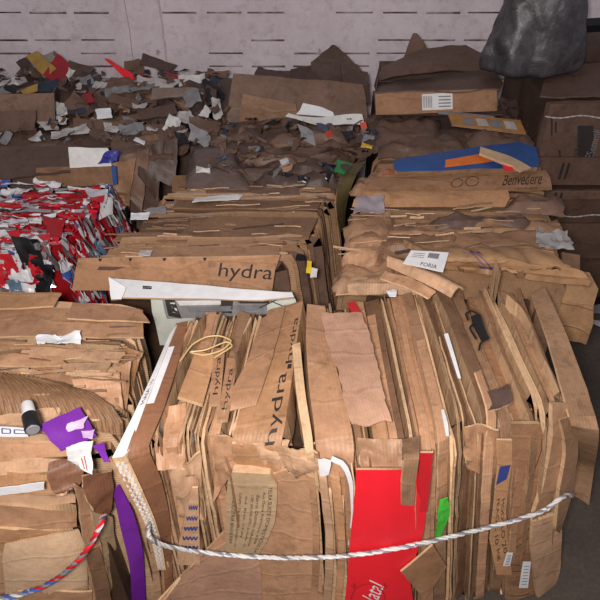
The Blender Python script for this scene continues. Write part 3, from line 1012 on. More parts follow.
# white picture carton leaning in the gap between the middle bale, the left bale and the foreground bale
yb = Z(200, 280, ZT)[1]
wc = thing('white_carton', 'flattened white carton with a grey printed picture, wedged behind the foreground bale', 'flattened carton', tuple(Z(200, 318, .86)))
cl = [(109, 279), (292, 297), (112, 306), (292, 304)]
up_ = quad(Z(109, 278, .95), Z(290, 297, .95), Z(113, 305, .945), Z(282, 310, .935), 20, 6)
ps1 = Sheet('carton_face', np.array([[Y(x, y, d) for x in np.linspace(x0, x1, 16)] for (x0, x1, y, d) in ((150, 292, 292, 1.70), (151, 296, 301, 1.685), (152, 298, 312, 1.675), (156, 298, 326, 1.67), (160, 298, 345, 1.67))]), .008, paper((184, 188, 178), mottle=.15), wc, K_EDGE, amp=.002, seed=2)
ps2 = Sheet('carton_flap', np.array([[Z(x0 + (x1 - x0) * u, y0 + (y1 - y0) * u, z) for u in np.linspace(0, 1, 16)] for (x0, y0, x1, y1, z) in ((110, 278, 292, 293, .955), (112, 286, 294, 297, .953), (114, 297, 262, 300, .95))]), .006, WHITE, wc, K_EDGE, amp=.003, seed=5)
tf = Sheet('carton_flap', quad(Z(108, 276, .985), Z(126, 287, .965), Z(111, 300, .955), Z(122, 300, .95), 6, 6), .005, WHITE, wc, K_EDGE, amp=.003, torn=.004, seed=5)
# grey picture of a folded appliance: overlapping shapes, hinges and highlights
lines(ps2, [[(.17, .42), (.22, .42)], [(.17, .52), (.22, .52)]], INK, .004, 'printed_mark')
patch(ps1, [(.08, .22), (.80, .14), (.09, .62), (.79, .56)], GREY, 'printed_picture', 8, .0012)
for (a, b, c_, d_, mt) in (((.27, .12), (.33, .14), (.28, .46), (.36, .5), INK), ((.34, .16), (.62, .14), (.36, .26), (.62, .24), OFFW), ((.40, .30), (.88, .24), (.42, .40), (.88, .36), SILVER),
                           ((.62, .14), (.70, .13), (.60, .40), (.68, .42), INK), ((.72, .16), (.93, .14), (.74, .22), (.92, .22), INK), ((.30, .20), (.33, .2), (.31, .40), (.345, .42), OFFW)):
    patch(ps1, [(x * 1.1 - .2, .06 + y * 1.1) for x, y in (a, b, c_, d_)], mt, 'printed_picture', 5, .0022)
lines(ps1, [[(.74, .40), (.92, .14)], [(.76, .14), (.93, .40)]], INK, .0025, 'printed_picture', .003)

# white slips lying on its top
def slip(name, label, cat, q, mt, z=ZT + .03, amp=.006, torn=.006, seed=1, thick=.003, n=8, group=None):
    s = Sheet(name, quad(*[Z(x, y, z if len(r) == 0 else r[0]) for (x, y, *r) in q], n, n), thick, mt, None, amp=amp, torn=torn, seed=seed, freq=20)
    meta(s.obj, label, cat, group)
    return s


slip('paper_slip', 'narrow white slip on the left edge of the streaked middle bale', 'paper slip', ((131, 213), (150, 212), (130, 219), (148, 219)), WHITE, seed=1, torn=.002)
slip('paper_slip', 'greyish crumpled plastic slip just right of the narrow white slip', 'paper slip', ((146, 209), (166, 207), (144, 214), (166, 213)), GREY, seed=2)
slip('paper_slip', 'long white slip near the back of the streaked middle bale', 'paper slip', ((196, 197), (244, 194), (192, 202), (240, 199)), OFFW, z=ZT + .036, seed=3)
slip('paper_slip', 'small pale slip in the middle of the streaked middle bale', 'paper slip', ((140, 250), (154, 249), (138, 255), (150, 255)), DIRTYW, z=ZT + .05, seed=4)

# -------------------------------------------------------------- left bale
cBL, cBR, cFL, cFR = Z(-95, 290, ZT), Z(135, 307, ZT), Z(-100, 430, ZT), Z(106, 434, ZT)
bale_c = thing('cardboard_bale', 'roped cardboard bale cut off by the left edge, left of the foreground bale', 'cardboard bale', tuple(lerp(cBL, cFR, .5) * [1, 1, 0]))
layered(bale_c, cBL, cBR, cFL, cFR, 30, lambda t: ZT - .0 + .01 * math.sin(t * 8) - .07 * max(0, (t - .55)) / .45, 202, K_TAN + K_MID[:2], side_out=.01, side_z=.1, wmin=.35, edge=K_EDGE, rjit=.007)
core(bale_c, [(cBL[0], cBL[1] - .02), (cBR[0] - .03, cBR[1] - .02), (cFR[0] - .04, 1.0), (cFL[0], 1.0)],
     [cBL + [0, -.02, -.10], cBR + [-.05, -.02, -.10], np.array([cFR[0] - .06, 1.02, .78]), np.array([cFL[0], 1.02, .78])])
slivers(bale_c, 40, (Z(-20, 335, ZT), Z(138, 335, ZT), Z(-20, 400, ZT), Z(125, 400, ZT)), ZT + .028, 6, [K_EDGE, K_TAN[2], K_MID[0], K_DARK[1]], wl=(.04, .16), wh=(.004, .01))
# broad sheets on top
for (q, z, mt, s, am, tn) in ((((-60, 291), (62, 293), (-62, 312), (54, 306)), .985, K_TAN[4], 1, .003, .004), (((-60, 306), (143, 310), (-62, 336), (144, 337)), .968, K_TAN[0], 2, .003, .004),
                      (((72, 302), (140, 309), (66, 318), (150, 322)), .98, K_TAN[3], 3, .003, .003),
                      (((30, 346), (126, 352), (28, 357), (120, 362)), .962, K_TAN[2], 4, .006, .006), (((-40, 352), (60, 356), (-42, 366), (70, 366)), .96, K_TAN[0], 5, .005, .006),
                      (((60, 364), (112, 362), (70, 376), (106, 371)), .965, K_TAN[2], 6, .005, .006)):
    Sheet('cardboard_sheet', quad(*[Z(x, y, z) for x, y in q], 22, 7), .006, mt, bale_c, K_EDGE, amp=am, torn=tn, seed=s)
# exposed fluted sheet drooping over the front half
flute = card((150, 116, 88), corr=1.0, name='exposed_flutes', crease=.1)
fp_ = np.array([[Z(x0 + (x1 - x0) * u, y + 14 * u * u, z) for u in np.linspace(0, 1, 20)] for x0, x1, y, z in ((-60, 66, 370, .965), (-62, 92, 378, .965), (-64, 112, 392, .95), (-64, 122, 408, .925), (-64, 122, 422, .89))])
fo = Sheet('cardboard_sheet', fp_, .006, flute, bale_c, K_EDGE, amp=.004, seed=9)
fo.obj['label'] = 'peeled sheet showing its flutes'
V, Fc = [], []
for i in range(30):
    u0 = i / 30 + .004
    b0 = len(V)
    rows = 10
    for j in range(rows):
        v = j / (rows - 1)
        for (du, h) in ((0, .0005), (.009, .005), (.018, .0005)):
            V.append(fo.at(min(1, u0 + du + .06 * v - .03), v, h))
    for j in range(rows - 1):
        for q in range(2):
            a = b0 + j * 3 + q
            Fc.append((a, a + 1, a + 4, a + 3))
link('flutes', V, Fc, flute, fo.obj, smooth=False)
# crumpled drooping sheets at its right corner
for (q, s, mt) in ((((98, 372, .95), (132, 360, .95), (106, 436, .88), (124, 440, .8)), 11, K_TAN[1]), (((70, 380, .965), (120, 372, .96), (92, 420, .93), (126, 420, .88)), 12, K_TAN[0]),
                   (((-40, 418, .925), (64, 408, .93), (-40, 446, .91), (50, 440, .91)), 13, K_TAN[2]), (((84, 400, .93), (118, 398, .92), (94, 452, .86), (118, 456, .8)), 14, K_MID[0]),
                   (((124, 344, .93), (142, 352, .92), (116, 392, .93), (130, 400, .8)), 15, K_TAN[4])):
    Sheet('cardboard_sheet', quad(*[Z(*p) for p in q], 14, 14), .006, mt, bale_c, K_EDGE, amp=.012, freq=13, torn=.006, seed=s, ridge=.004)

# front of the left bale: boards bent over into bands
def cf(px, py, y): return Y(px, py, y)


YC = .97
bands = [(-60, 92, 438, 462, 1.02, 1.00, K_TAN[0]), (-60, 84, 455, 476, 1.0, .985, K_TAN[2]), (-60, 74, 470, 498, .985, .965, K_TAN[4]), (-60, 76, 490, 512, .965, .955, K_TAN[2]), (-60, 77, 506, 534, .952, .942, K_TAN[0]), (-60, 74, 526, 552, .942, .938, K_TAN[4])]
for i, (x0, x1, y0, y1, d0, d1, mt) in enumerate(bands):
    g = np.array([[Y(x0 + (x1 - x0) * u, y0 + (y1 - y0) * v + (6 - 14 * v) * u * u, d0 + (d1 - d0) * v + .03 * u ** 4) for u in np.linspace(0, 1, 22)] for v in np.linspace(0, 1, 6)])
    Sheet('folded_carton', g, .03, mt, bale_c, K_EDGE, amp=.007, freq=7, torn=.0015, seed=80 + i, ridge=.003)
# pale tape strip
tp_ = Sheet('paper_strip', np.array([[Y(x, y + (x - 8) * -.12, .94) for x in np.linspace(-4, 44, 10)] for y in (487, 491, 495)]), .002, WHITE, bale_c, amp=.003, torn=.005)
# big beige sheet below
bg_ = np.array([[Y(x0 + (x1 - x0) * u, y - 16 * u * (y < 570), d + .05 * u ** 3) for u in np.linspace(0, 1, 18)] for x0, x1, y, d in ((4, 78, 545, .935), (2, 84, 530 + 30, .925), (4, 88, 575, .925), (6, 88, 600, .93), (10, 88, 700, .94), (20, 90, 1050, .96))])
Sheet('cardboard_sheet', bg_, .006, card((206, 174, 142), stain=.12), bale_c, K_EDGE, amp=.006, freq=7, seed=90, ridge=.002)
g = np.array([[Y(x0 + (x1 - x0) * u, y, .955 + .03 * u) for u in np.linspace(0, 1, 8)] for x0, x1, y in ((-70, 12, 540), (-70, 14, 580), (-70, 18, 640), (-60, 30, 1050))])
Sheet('cardboard_sheet', g, .006, K_TAN[2], bale_c, K_EDGE, amp=.005, seed=91)
g = np.array([[Y(x0 + (x1 - x0) * u, y, .915 + .04 * u) for u in np.linspace(0, 1, 10)] for x0, x1, y in ((18, 92, 592), (20, 92, 612), (24, 92, 680))])
Sheet('cardboard_sheet', g, .006, K_TAN[0], bale_c, K_EDGE, amp=.004, seed=92, torn=.004)
# flaps round its right corner
DKB = card((128, 88, 66), crease=.1)
for i, (L_, R_, mt, lab) in enumerate((
        ([(48, 462, 1.0), (46, 476, .975), (52, 492, .955), (62, 492, .955)], [(82, 455, 1.03), (84, 470, 1.0), (80, 484, .98), (70, 490, .965)], DKB, None),
        ([(82, 476, .985), (84, 490, .975), (88, 502, .97), (94, 512, .97)], [(112, 470, 1.04), (114, 488, 1.03), (112, 504, 1.02), (108, 515, 1.01)], DKB, None),
        ([(76, 484, .95), (82, 530, .955), (88, 570, .96), (94, 640, .97), (110, 1000, 1.0)], [(86, 490, .98), (98, 535, .985), (108, 575, .99), (114, 640, 1.0), (122, 1000, 1.02)], K_TAN[0], None),
        ([(92, 512, .97), (98, 545, .985), (106, 580, .99), (112, 640, 1.0), (124, 1000, 1.02)], [(112, 516, 1.03), (116, 545, 1.04), (122, 585, 1.05), (126, 640, 1.06), (132, 1000, 1.06)], K_GREYTAN, None),
        ([(84, 550, .95), (92, 580, .955), (100, 620, .96), (110, 800, .98)], [(100, 548, .975), (108, 580, .98), (116, 620, .985), (122, 800, .99)], K_MID[3], None))):
    Sheet('cardboard_sheet', ribbon([Y(*p) for p in L_], [Y(*p) for p in R_], 20, 8), .006, mt, bale_c, K_EDGE, amp=.006, freq=14, torn=.004, seed=100 + i, ridge=.003)
# rope of twisted red, blue and silver film
rc = [Y(-70, 604, .92), Y(-20, 600, .90), Y(10, 597, .90), Y(40, 588, .905), Y(62, 575, .91), Y(82, 556, .915), Y(93, 540, .93), Y(102, 522, .96), Y(104, 514, 1.0), np.array([-.52, 1.15, .66]), np.array([-.53, 1.45, .66])]
ro = strand('binding_rope', dense(rc, 150), .0075, SILVER, bale_c, mats=[SILVER, RED, OFFW, paper((60, 90, 170), name='blue_film'), SILVER, REDD], pitch=.06)
ro['label'] = 'rope twisted from red, blue and silver film'

# ---- loose things on the left bale
cp = slip('crumpled_paper', 'crumpled white paper scrap on the top boards of the left roped bale', 'paper scrap', ((36, 335), (82, 333), (36, 344), (80, 343)), WHITE, z=.995, amp=.012, torn=.012, seed=7, n=14)

# bottle lying: white cap and black body
def lathe_along(name, p0, p1, prof, mat, parent, K=20):
    p0, p1 = np.array(p0), np.array(p1)
    ax = (p1 - p0)
    a = np.cross(ax, [0, 0, 1.0]); a /= np.linalg.norm(a)
    b = np.cross(a, ax); b /= np.linalg.norm(b)
    V, Fc = [], []
    for t, r in prof:
        for k in range(K):
            q = 2 * math.pi * k / K
            V.append(p0 + ax * t + (a * math.cos(q) + b * math.sin(q)) * r)
    for i in range(len(prof) - 1):
        for k in range(K):
            Fc.append((i * K + k, i * K + (k + 1) % K, (i + 1) * K + (k + 1) % K, (i + 1) * K + k))
    Fc.append(tuple(range(K)))
    Fc.append(tuple((len(prof) - 1) * K + k for k in range(K)))
    return link(name, V, Fc, mat, parent)


t0, t1 = Z(27, 404, 1.005), Z(33, 430, 1.005)
bt = thing('small_bottle', 'small black bottle with a white cap lying on the left roped bale', 'bottle', tuple(lerp(t0, t1, .5) - [0, 0, .02]))
lathe_along('cap', lerp(t0, t1, 0), lerp(t0, t1, .45), [(0, .010), (.03, .0145), (.1, .0155), (1, .0165)], WHITE, bt)
lathe_along('bottle_body', lerp(t0, t1, .45), t1, [(0, .0175), (.05, .0195), (.95, .0195), (1, .0175)], BLACK, bt)
lathe_along('bottle_base', lerp(t0, t1, .995), lerp(t0, t1, 1.02), [(0, .0168), (1, .014)], GREY, bt)

# white printed carton left of the bottle
s = slip('carton_scrap', 'white carton scrap with blue outlines, left of the small black bottle', 'carton scrap', ((-40, 422), (28, 428), (-40, 436), (28, 436)), WHITE, z=.99, amp=.003, torn=.003, seed=3)
lines(s, [[(.62, .3), (.74, .3), (.74, .75), (.62, .75), (.62, .3)], [(.8, .35), (.97, .35), (.97, .75), (.8, .75), (.8, .35)]], INKB, .0016, 'printed_outline')
# purple flap
def Q0(q): return quad(*[Z(*p) for p in q], 10, 8)


pu = thing('purple_carton', 'torn purple carton wedged at the right of the left roped bale', 'purple carton', tuple(Z(90, 440, .9)))
Sheet('carton_flap', quad(Z(38, 426, .985), Z(80, 406, .985), Z(60, 452, .955), Z(97, 436, .955), 12, 10), .004, PURPLE, pu, amp=.005, torn=.004, seed=4)
Sheet('carton_flap', ribbon([Z(92, 446, .945), Z(98, 452, .94), Z(104, 462, .93)], [Z(104, 442, .945), Z(106, 452, .94), Z(110, 462, .93)], 8, 4), .003, PURPLE, pu, amp=.003)
Sheet('carton_side', ribbon([Y(114, 492, 1.04), Y(120, 525, 1.03), Y(130, 570, 1.03), Y(133, 640, 1.03), Y(140, 900, 1.03)], [Y(120, 485, 1.06), Y(134, 515, 1.05), Y(143, 552, 1.05), Y(147, 640, 1.05), Y(152, 900, 1.05)], 20, 6), .004, PURPLE, pu, amp=.004, seed=3)
for (q_, sd) in ((((66, 424, .995), (90, 414, .995), (68, 432, .985), (84, 428, .985)), 1), (((80, 430, .975), (96, 428, .97), (82, 438, .97), (92, 438, .965)), 2)):  # pale colour paints in the glare on the purple card, with torn bits
    Sheet('worn_patch', Q0(q_), .001, paper((196, 170, 206), rough=.4), pu, amp=.004, torn=.010, seed=sd, freq=30).obj['label'] = 'pale patch of painted glare and torn bits'
w1 = slip('crumpled_paper', 'crumpled white and red paper beside the purple carton', 'paper scrap', ((64, 446, .965), (92, 440, .965), (66, 462, .95), (92, 474, .93)), OFFW, amp=.014, torn=.008, seed=17, n=12)
lines(w1, [[(.7, .5), (.8, .95)], [(.6, .6), (.7, .95)]], INKR, .0015, 'printed_stripe')

# ==================================================== right-hand column
def Q(q, nu=16, nv=12): return quad(*[Z(*p) for p in q], nu, nv)


def VQ(x0, x1, x2, x3, yt0, yt1, yb0, yb1, y, nu=14, nv=8, lean=0.):
    return quad(Y(x0, yt0, y + lean), Y(x1, yt1, y + lean), Y(x2, yb0, y), Y(x3, yb1, y), nu, nv)


def crumples(root, items, z0=ZT, name='cardboard_sheet', thick=.006, edge=None, ridge=.006, freq=12, torn=.006):
    for i, it in enumerate(items):
        q, dz, mt, amp, seed = it[:5]
        pts = Q([(x, y, z0 + (dz if not r else r[0])) for x, y, *r in q], 24, 16)
        for j in range(16):
            for k_ in range(24):
                e_ = min(1, min(k_ / 23, 1 - k_ / 23) * 7) * min(1, min(j / 15, 1 - j / 15) * 4)
                pts[j, k_, 2] += -.034 * (1 - e_)
        s = Sheet(name, pts, thick, mt, root, edge or K_EDGE_D, amp=amp, freq=freq, torn=torn, seed=seed, ridge=ridge * min(1, amp / .012))
        if len(it) > 5:
            s.obj['label'] = it[5]


dBL, dBR, dFL, dFR = Z(356, 214, ZT), Z(548, 213, ZT), Z(344, 274, ZT), Z(562, 274, ZT)
bale_d = thing('cardboard_bale', 'crumpled cardboard bale under the brown paper sack, right behind the foreground bale', 'cardboard bale', tuple(lerp(dBL, dFR, .5) * [1, 1, 0]))
layered(bale_d, dBL, dBR, dFL, dFR, 26, lambda t: ZT - .015, 303, K_MID + K_TAN[1:4], side_out=.0, side_z=.05, wmin=.4, ldrop=.25, left_out=.01, thick=.08)
core(bale_d, [(dBL[0] + .02, dBL[1] - .02), (dBR[0] - .03, dBR[1] - .02), (dFR[0] - .05, dFR[1] + .03), (dFL[0] + .03, dFL[1] + .03)],
     [dBL + [.04, -.03, -.1], dBR + [-.05, -.03, -.1], dFR + [-.06, .03, -.1], dFL + [.04, .03, -.1]])
crumples(bale_d, [
    (((350, 210), (398, 206), (342, 240), (392, 236)), .03, K_MID[0], .016, 1),
    (((346, 228), (392, 224), (338, 268), (380, 262)), .035, K_TAN[0], .02, 2),
    (((338, 262), (400, 258), (332, 282), (398, 276)), .03, K_TAN[1], .014, 3),
    (((336, 270), (392, 266), (333, 285), (398, 283)), .035, K_MID[2], .012, 4),
    (((380, 222), (560, 214), (372, 236), (566, 232)), .025, K_MID[0], .012, 5),
    (((372, 230), (470, 226), (366, 250), (462, 252)), .03, K_MID[1], .014, 6),
    (((430, 230), (552, 226), (420, 248), (560, 250)), .032, K_MID[0], .012, 7),
    (((432, 213), (528, 210), (424, 225), (540, 222)), .04, K_DARK[1], .014, 8),
    (((338, 276), (436, 274), (334, 287), (440, 286)), .03, K_TAN[2], .006, 11),
])
slivers(bale_d, 36, (Z(350, 216, ZT), Z(552, 214, ZT), Z(340, 262, ZT), Z(420, 262, ZT)), ZT + .035, 8, [K_EDGE, K_TAN[2], K_MID[0], K_DARK[1], K_GREYTAN], wl=(.03, .14), wh=(.004, .012), rot=.3)
sk = thing('paper_sack', 'big crumpled brown paper sack with a white label lying on the right bale', 'paper sack', tuple(Z(500, 285, .95)))
sp = np.array([[Z(x0 + (x1 - x0) * u, y0 + (y1 - y0) * u, z + .035 * math.sin(math.pi * min(1, v * 1.1)) - .02 * u * u) for u in np.linspace(0, 1, 34)] for v, (x0, y0, x1, y1, z) in
               zip(np.linspace(0, 1, 14), [(402 + 3 * k, 247 + 1.9 * k, 548 + 3.5 * k, 252 + 2.6 * k, .985 - .002 * k) for k in range(14)])])
sp[..., 2] += .02
ss = Sheet('sack_body', sp, .02, K_KRAFT, sk, K_KRAFT, amp=.022, freq=8, torn=.012, seed=12, ridge=.006)
front = np.array([[Y(x0 + (x1 - x0) * u, y0 + (y1 - y0) * u, d) for u in np.linspace(0, 1, 10)] for x0, y0, x1, y1, d in
                  ((548, 262, 590, 272, 1.93), (545, 280, 597, 290, 1.86), (545, 300, 598, 305, 1.82), (545, 320, 592, 322, 1.82), (550, 335, 586, 345, 1.83))])
Sheet('sack_end', front, .01, K_KRAFT, sk, K_KRAFT, amp=.02, freq=11, torn=.02, seed=15, ridge=.008)
lb = Sheet('white_label', Q(((411, 250, 1.045), (449, 252, 1.045), (403, 263, 1.042), (443, 272, 1.042)), 8, 6), .002, WHITE, sk, amp=.002)
printed(lb, 'FORIA', (.42, .92), (.40, .02), (0, -.22), INK)
patch(lb, [(.5, .12), (.78, .12), (.5, .4), (.78, .4)], GREY, 'printed_block', 3)
lines(lb, [[(.1, v), (.42, v)] for v in (.2, .32, .44)], GREY, .0018, 'printed_lines')
printed(ss, 'LOT', (.42, .34), (-.13, -.02), (.02, .48), INKP, name='printed_text', off=.006)
# rolled light board along its left edge
rl = ribbon([Z(386, 260, 1.01), Z(410, 266, 1.01), Z(436, 277, 1.015), Z(462, 291, 1.015)], [Z(388, 266, 1.0), Z(408, 276, 1.005), Z(430, 286, 1.01), Z(452, 298, 1.01)], 20, 8)
for j in range(8):
    rl[:, j, 2] += .02 * math.sin(math.pi * j / 7)
Sheet('cardboard_sheet', rl, .006, K_TAN[2], bale_d, K_EDGE, amp=.005, seed=44)
Sheet('cardboard_sheet', ribbon([Z(384, 272, 1.0), Z(412, 278, 1.005), Z(436, 290, 1.01)], [Z(380, 281, .995), Z(406, 288, 1.0), Z(428, 296, 1.005)], 14, 8), .006, K_TAN[0], bale_d, K_EDGE, amp=.012, torn=.008, seed=45, ridge=.004)
fm_ = Sheet('plastic_film', Q(((536, 228, 1.0), (568, 230, .98), (538, 248, 1.0), (574, 252, .96)), 14, 12), .002, FILM, None, amp=.014, torn=.012, freq=26, seed=3, ridge=.006)
meta(fm_.obj, 'crumpled clear plastic film at the right edge of the bale with the paper sack', 'plastic film')
fm_ = Sheet('plastic_film', Q(((358, 196, 1.0), (384, 194, 1.0), (352, 214, .985), (386, 212, .985)), 12, 10), .002, paper((150, 140, 146), rough=.3), None, amp=.012, torn=.01, freq=20, seed=8)
meta(fm_.obj, 'greyish plastic film at the left back corner of the bale with the paper sack', 'plastic film')
slip('paper_slip', 'small white slip left of the brown paper sack, in front of its label', 'paper slip', ((386, 290), (397, 289), (389, 296), (396, 297)), WHITE, z=.985, amp=.008, torn=.003, seed=5)
gr = Sheet('grate_scrap', Q(((562, 252, .985), (580, 255, .97), (564, 266, .98), (580, 270, .95)), 6, 6), .008, K_MID[1], None)
meta(gr.obj, 'brown slotted cardboard scrap right of the plastic film', 'cardboard scrap')

# ---- second bale of the right column: long printed cartons
e2 = dict(BL=Z(374, 152, ZT), BR=Z(530, 148, ZT), FL=Z(356, 203, ZT), FR=Z(548, 200, ZT))
bale_e = thing('cardboard_bale', 'bale of long printed cartons with a blue carton, next behind the paper sack', 'cardboard bale', tuple(lerp(e2['BL'], e2['FR'], .5) * [1, 1, 0]))
layered(bale_e, e2['BL'], e2['BR'], e2['FL'], e2['FR'], 20, lambda t: ZT - .02, 404, K_MID + K_DARK[2:3], side_out=.0, side_z=.05, wmin=.5, ldrop=.3, thick=.08)
core(bale_e, [tuple(e2[k][:2]) for k in ('BL', 'BR', 'FR', 'FL')], [e2['BL'] + [.03, -.02, -.1], e2['BR'] + [-.03, -.02, -.1], e2['FR'] + [-.03, .02, -.1], e2['FL'] + [.03, .02, -.1]])
YE = Z(450, 190, ZT)[1]
pb = Sheet('folded_carton', np.array([[Z(x0 + (x1 - x0) * u, y0 + (y1 - y0) * u, z) for u in np.linspace(0, 1, 24)] for x0, y0, x1, y1, z in ((372, 172, 546, 170, .985), (366, 180, 550, 177, .985), (360, 189, 552, 186, .975), (358, 193, 552, 190, .955))]), .03, K_TAN[3], bale_e, K_EDGE_D, amp=.005, freq=8, seed=4)
printed(pb, 'Benvedere', (.74, .62), (.21, -.03), (.01, -.42), INK, shear=.3)
printed(pb, 'CONDI', (.82, .92), (.10, 0), (0, -.16), INK)
lines(pb, [[(.50 + .03 * math.cos(t), .5 + .16 * math.sin(t)) for t in np.linspace(0, 6, 14)], [(.58 + .035 * math.cos(t), .45 + .18 * math.sin(t)) for t in np.linspace(0, 6, 14)]], INK, .0016, 'printed_emblem')
pb2 = Sheet('folded_carton', np.array([[Z(x0 + (x1 - x0) * u, y0 + (y1 - y0) * u, z) for u in np.linspace(0, 1, 24)] for x0, y0, x1, y1, z in ((360, 192, 508, 190, .975), (354, 200, 510, 198, .97), (352, 207, 505, 207, .95))]), .02, K_TAN[4], bale_e, K_EDGE_D, amp=.004, freq=8, seed=6)
pb3 = Sheet('folded_carton', np.array([[Z(x0 + (x1 - x0) * u, y0 + (y1 - y0) * u, z) for u in np.linspace(0, 1, 24)] for x0, y0, x1, y1, z in ((384, 166, 520, 164, .995), (380, 172, 522, 169, .995), (376, 177, 520, 175, .985))]), .02, K_TAN[1], bale_e, K_EDGE_D, amp=.004, freq=8, seed=7, torn=.004)
printed(pb3, 'DADO ERA', (.03, .85), (.36, -.05), (0, -.62), INKR)
printed(pb3, 'AT.', (.46, .82), (.12, 0), (0, -.62), INKR)
blu = Sheet('blue_carton', np.array([[Z(x0 + (x1 - x0) * u, y0 + (y1 - y0) * u, z) for u in np.linspace(0, 1, 20)] for x0, y0, x1, y1, z in ((394, 159, 518, 141, 1.035), (394, 164, 536, 147, 1.035), (395, 170, 540, 160, 1.025), (398, 172, 538, 167, 1.02))]), .02, BLUE, None, K_EDGE_D, amp=.004, freq=8, seed=8, torn=.003)
meta(blu.obj, 'long blue printed carton lying flat behind the printed cartons of the right column', 'carton')
patch(blu, [(.36, .42), (.72, .30), (.34, .75), (.70, .60)], ORANGE, 'printed_stripe', 5)
cw = Sheet('folded_carton', ribbon([Z(480, 149, 1.05), Z(508, 158, 1.045), Z(530, 170, 1.02)], [Z(479, 155, 1.045), Z(506, 166, 1.04), Z(520, 173, 1.02)], 14, 5), .012, card((200, 168, 134)), bale_e, K_EDGE, amp=.003, seed=3)
Sheet('red_scrap', Q(((502, 162, 1.045), (510, 162, 1.045), (504, 170, 1.04), (514, 170, 1.04)), 5, 5), .003, RED, bale_e, amp=.002).obj['label'] = 'small red scrap'
crumples(bale_e, [(((356, 176), (392, 172), (350, 190), (384, 188)), .05, K_MID[0], .012, 21), (((514, 190), (562, 192), (504, 205), (566, 208)), .05, K_DARK[2], .008, 22),
                  (((400, 153), (470, 151), (396, 160), (462, 159)), .04, K_MID[1], .006, 23)])

# ---- far bale of the right column
YF = 2.98
f2 = dict(BL=np.array([.40, 3.68, ZT]), BR=np.array([1.04, 3.68, ZT]), FL=np.array([.36, 2.82, ZT]), FR=np.array([1.02, 2.82, ZT]))
bale_f = thing('cardboard_bale', 'farthest bale of the right column, topped by a tan carton with a white label', 'cardboard bale', (.72, 3.2, 0))
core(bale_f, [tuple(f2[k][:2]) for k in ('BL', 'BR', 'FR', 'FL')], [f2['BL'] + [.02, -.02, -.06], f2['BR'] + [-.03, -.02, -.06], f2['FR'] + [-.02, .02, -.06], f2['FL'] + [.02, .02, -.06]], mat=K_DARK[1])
crumples(bale_f, [
    (((372, 118), (440, 112), (368, 146), (446, 140)), .05, K_DARK[0], .016, 31), (((430, 124), (530, 118), (424, 142), (530, 142)), .03, K_DARK[1], .012, 32),
    (((466, 126), (532, 130), (470, 143), (536, 146)), .07, K_DARK[0], .014, 33), (((380, 132), (470, 134), (378, 150), (460, 152)), .055, K_DARK[0], .012, 34),
    (((368, 108), (430, 106), (366, 122), (430, 120)), .03, K_DARK[3], .012, 35), (((500, 94), (522, 96), (500, 122), (524, 124)), .03, K_DARK[1], .016, 36),
    (((500, 106), (522, 104), (504, 122), (520, 122)), .05, K_DARK[3], .02, 37)], ridge=.008)
ct = thing('tan_carton', 'flat tan carton with a white label, on the farthest bale of the right column', 'carton', (.72, 3.2, .93))
cfz = Sheet('carton_front', VQ(375, 497, 376, 497, 93, 89, 115, 111, YF), .006, K_TAN[3], ct, K_EDGE_D, amp=.003, seed=2)
lw = patch(cfz, [(.385, .12), (.635, .08), (.385, .86), (.635, .84)], WHITE, 'white_label', 5, .0012)
lines(cfz, [[(.40 + .02 * k, .2), (.40 + .02 * k, .75)] for k in range(4)], DIRTYW, .004, 'printed_bars', .002)
lines(cfz, [[(.52, v), (.62, v)] for v in (.25, .4, .55, .7)], GREY, .003, 'printed_bars', .002)
zt = Y(375, 92, YF)[2]
Sheet('carton_flap', np.array([[Y(x0 + (x1 - x0) * u, y0 + (y1 - y0) * u, d) for u in np.linspace(0, 1, 18)] for x0, y0, x1, y1, d in ((384, 82, 494, 70, 3.3), (376, 88, 503, 82, 3.1), (374, 93, 499, 90, 2.975))]), .006, K_DARK[0], ct, K_EDGE_D, amp=.010, torn=.006, seed=3)
Sheet('carton_flap', np.array([[Y(x0 + (x1 - x0) * u, y0 + (y1 - y0) * u - 5 * math.sin(u * 3), d) for u in np.linspace(0, 1, 18)] for x0, y0, x1, y1, d in ((400, 58, 466, 46, 3.42), (382, 68, 486, 56, 3.32), (376, 80, 492, 72, 3.22))]), .006, K_DARK[0], ct, K_EDGE_D, amp=.010, torn=.004, seed=5)
Sheet('carton_flap', np.array([[Y(x0 + (x1 - x0) * u, y, d) for u in np.linspace(0, 1, 6)] for x0, x1, y, d in ((413, 417, 33, 3.5), (409, 424, 42, 3.48), (405, 430, 54, 3.42), (400, 434, 64, 3.38))]), .006, K_DARK[0], ct, K_EDGE_D, amp=.003, seed=6)
Sheet('carton_side', quad(np.array([.40, 3.0, .99]), Y(376, 92, YF + .01), np.array([.40, 3.4, .99]), np.array([.42, 3.4, 1.1]), 6, 6), .006, K_DARK[1], ct, K_EDGE_D)
Sheet('carton_base', quad(np.array([.42, 3.45, .995]), np.array([.98, 3.45, .995]), np.array([.42, 3.0, .995]), np.array([.98, 3.0, .995]), 6, 6), .006, K_DARK[1], ct, K_EDGE_D)
Sheet('carton_back', quad(np.array([.42, 3.46, 1.10]), np.array([.98, 3.46, 1.10]), np.array([.42, 3.46, .995]), np.array([.98, 3.46, .995]), 6, 6), .006, K_DARK[1], ct, K_EDGE_D)
yc = thing('orange_carton', 'flat orange and grey carton with a row of windows, in front of the tan carton', 'carton', tuple(Z(485, 130, .97)))
yq = Sheet('carton_face', Q(((448, 114, 1.025), (520, 120, 1.03), (452, 124, 1.02), (526, 133, 1.02)), 12, 6), .01, paper((170, 120, 64), mottle=.3), yc, K_EDGE_D, amp=.002)
for i in range(4):
    patch(yq, [(.18 + .19 * i, .2), (.33 + .19 * i, .2), (.18 + .19 * i, .85), (.33 + .19 * i, .85)], (GREY, DIRTYW)[i % 2], 'printed_window', 3)
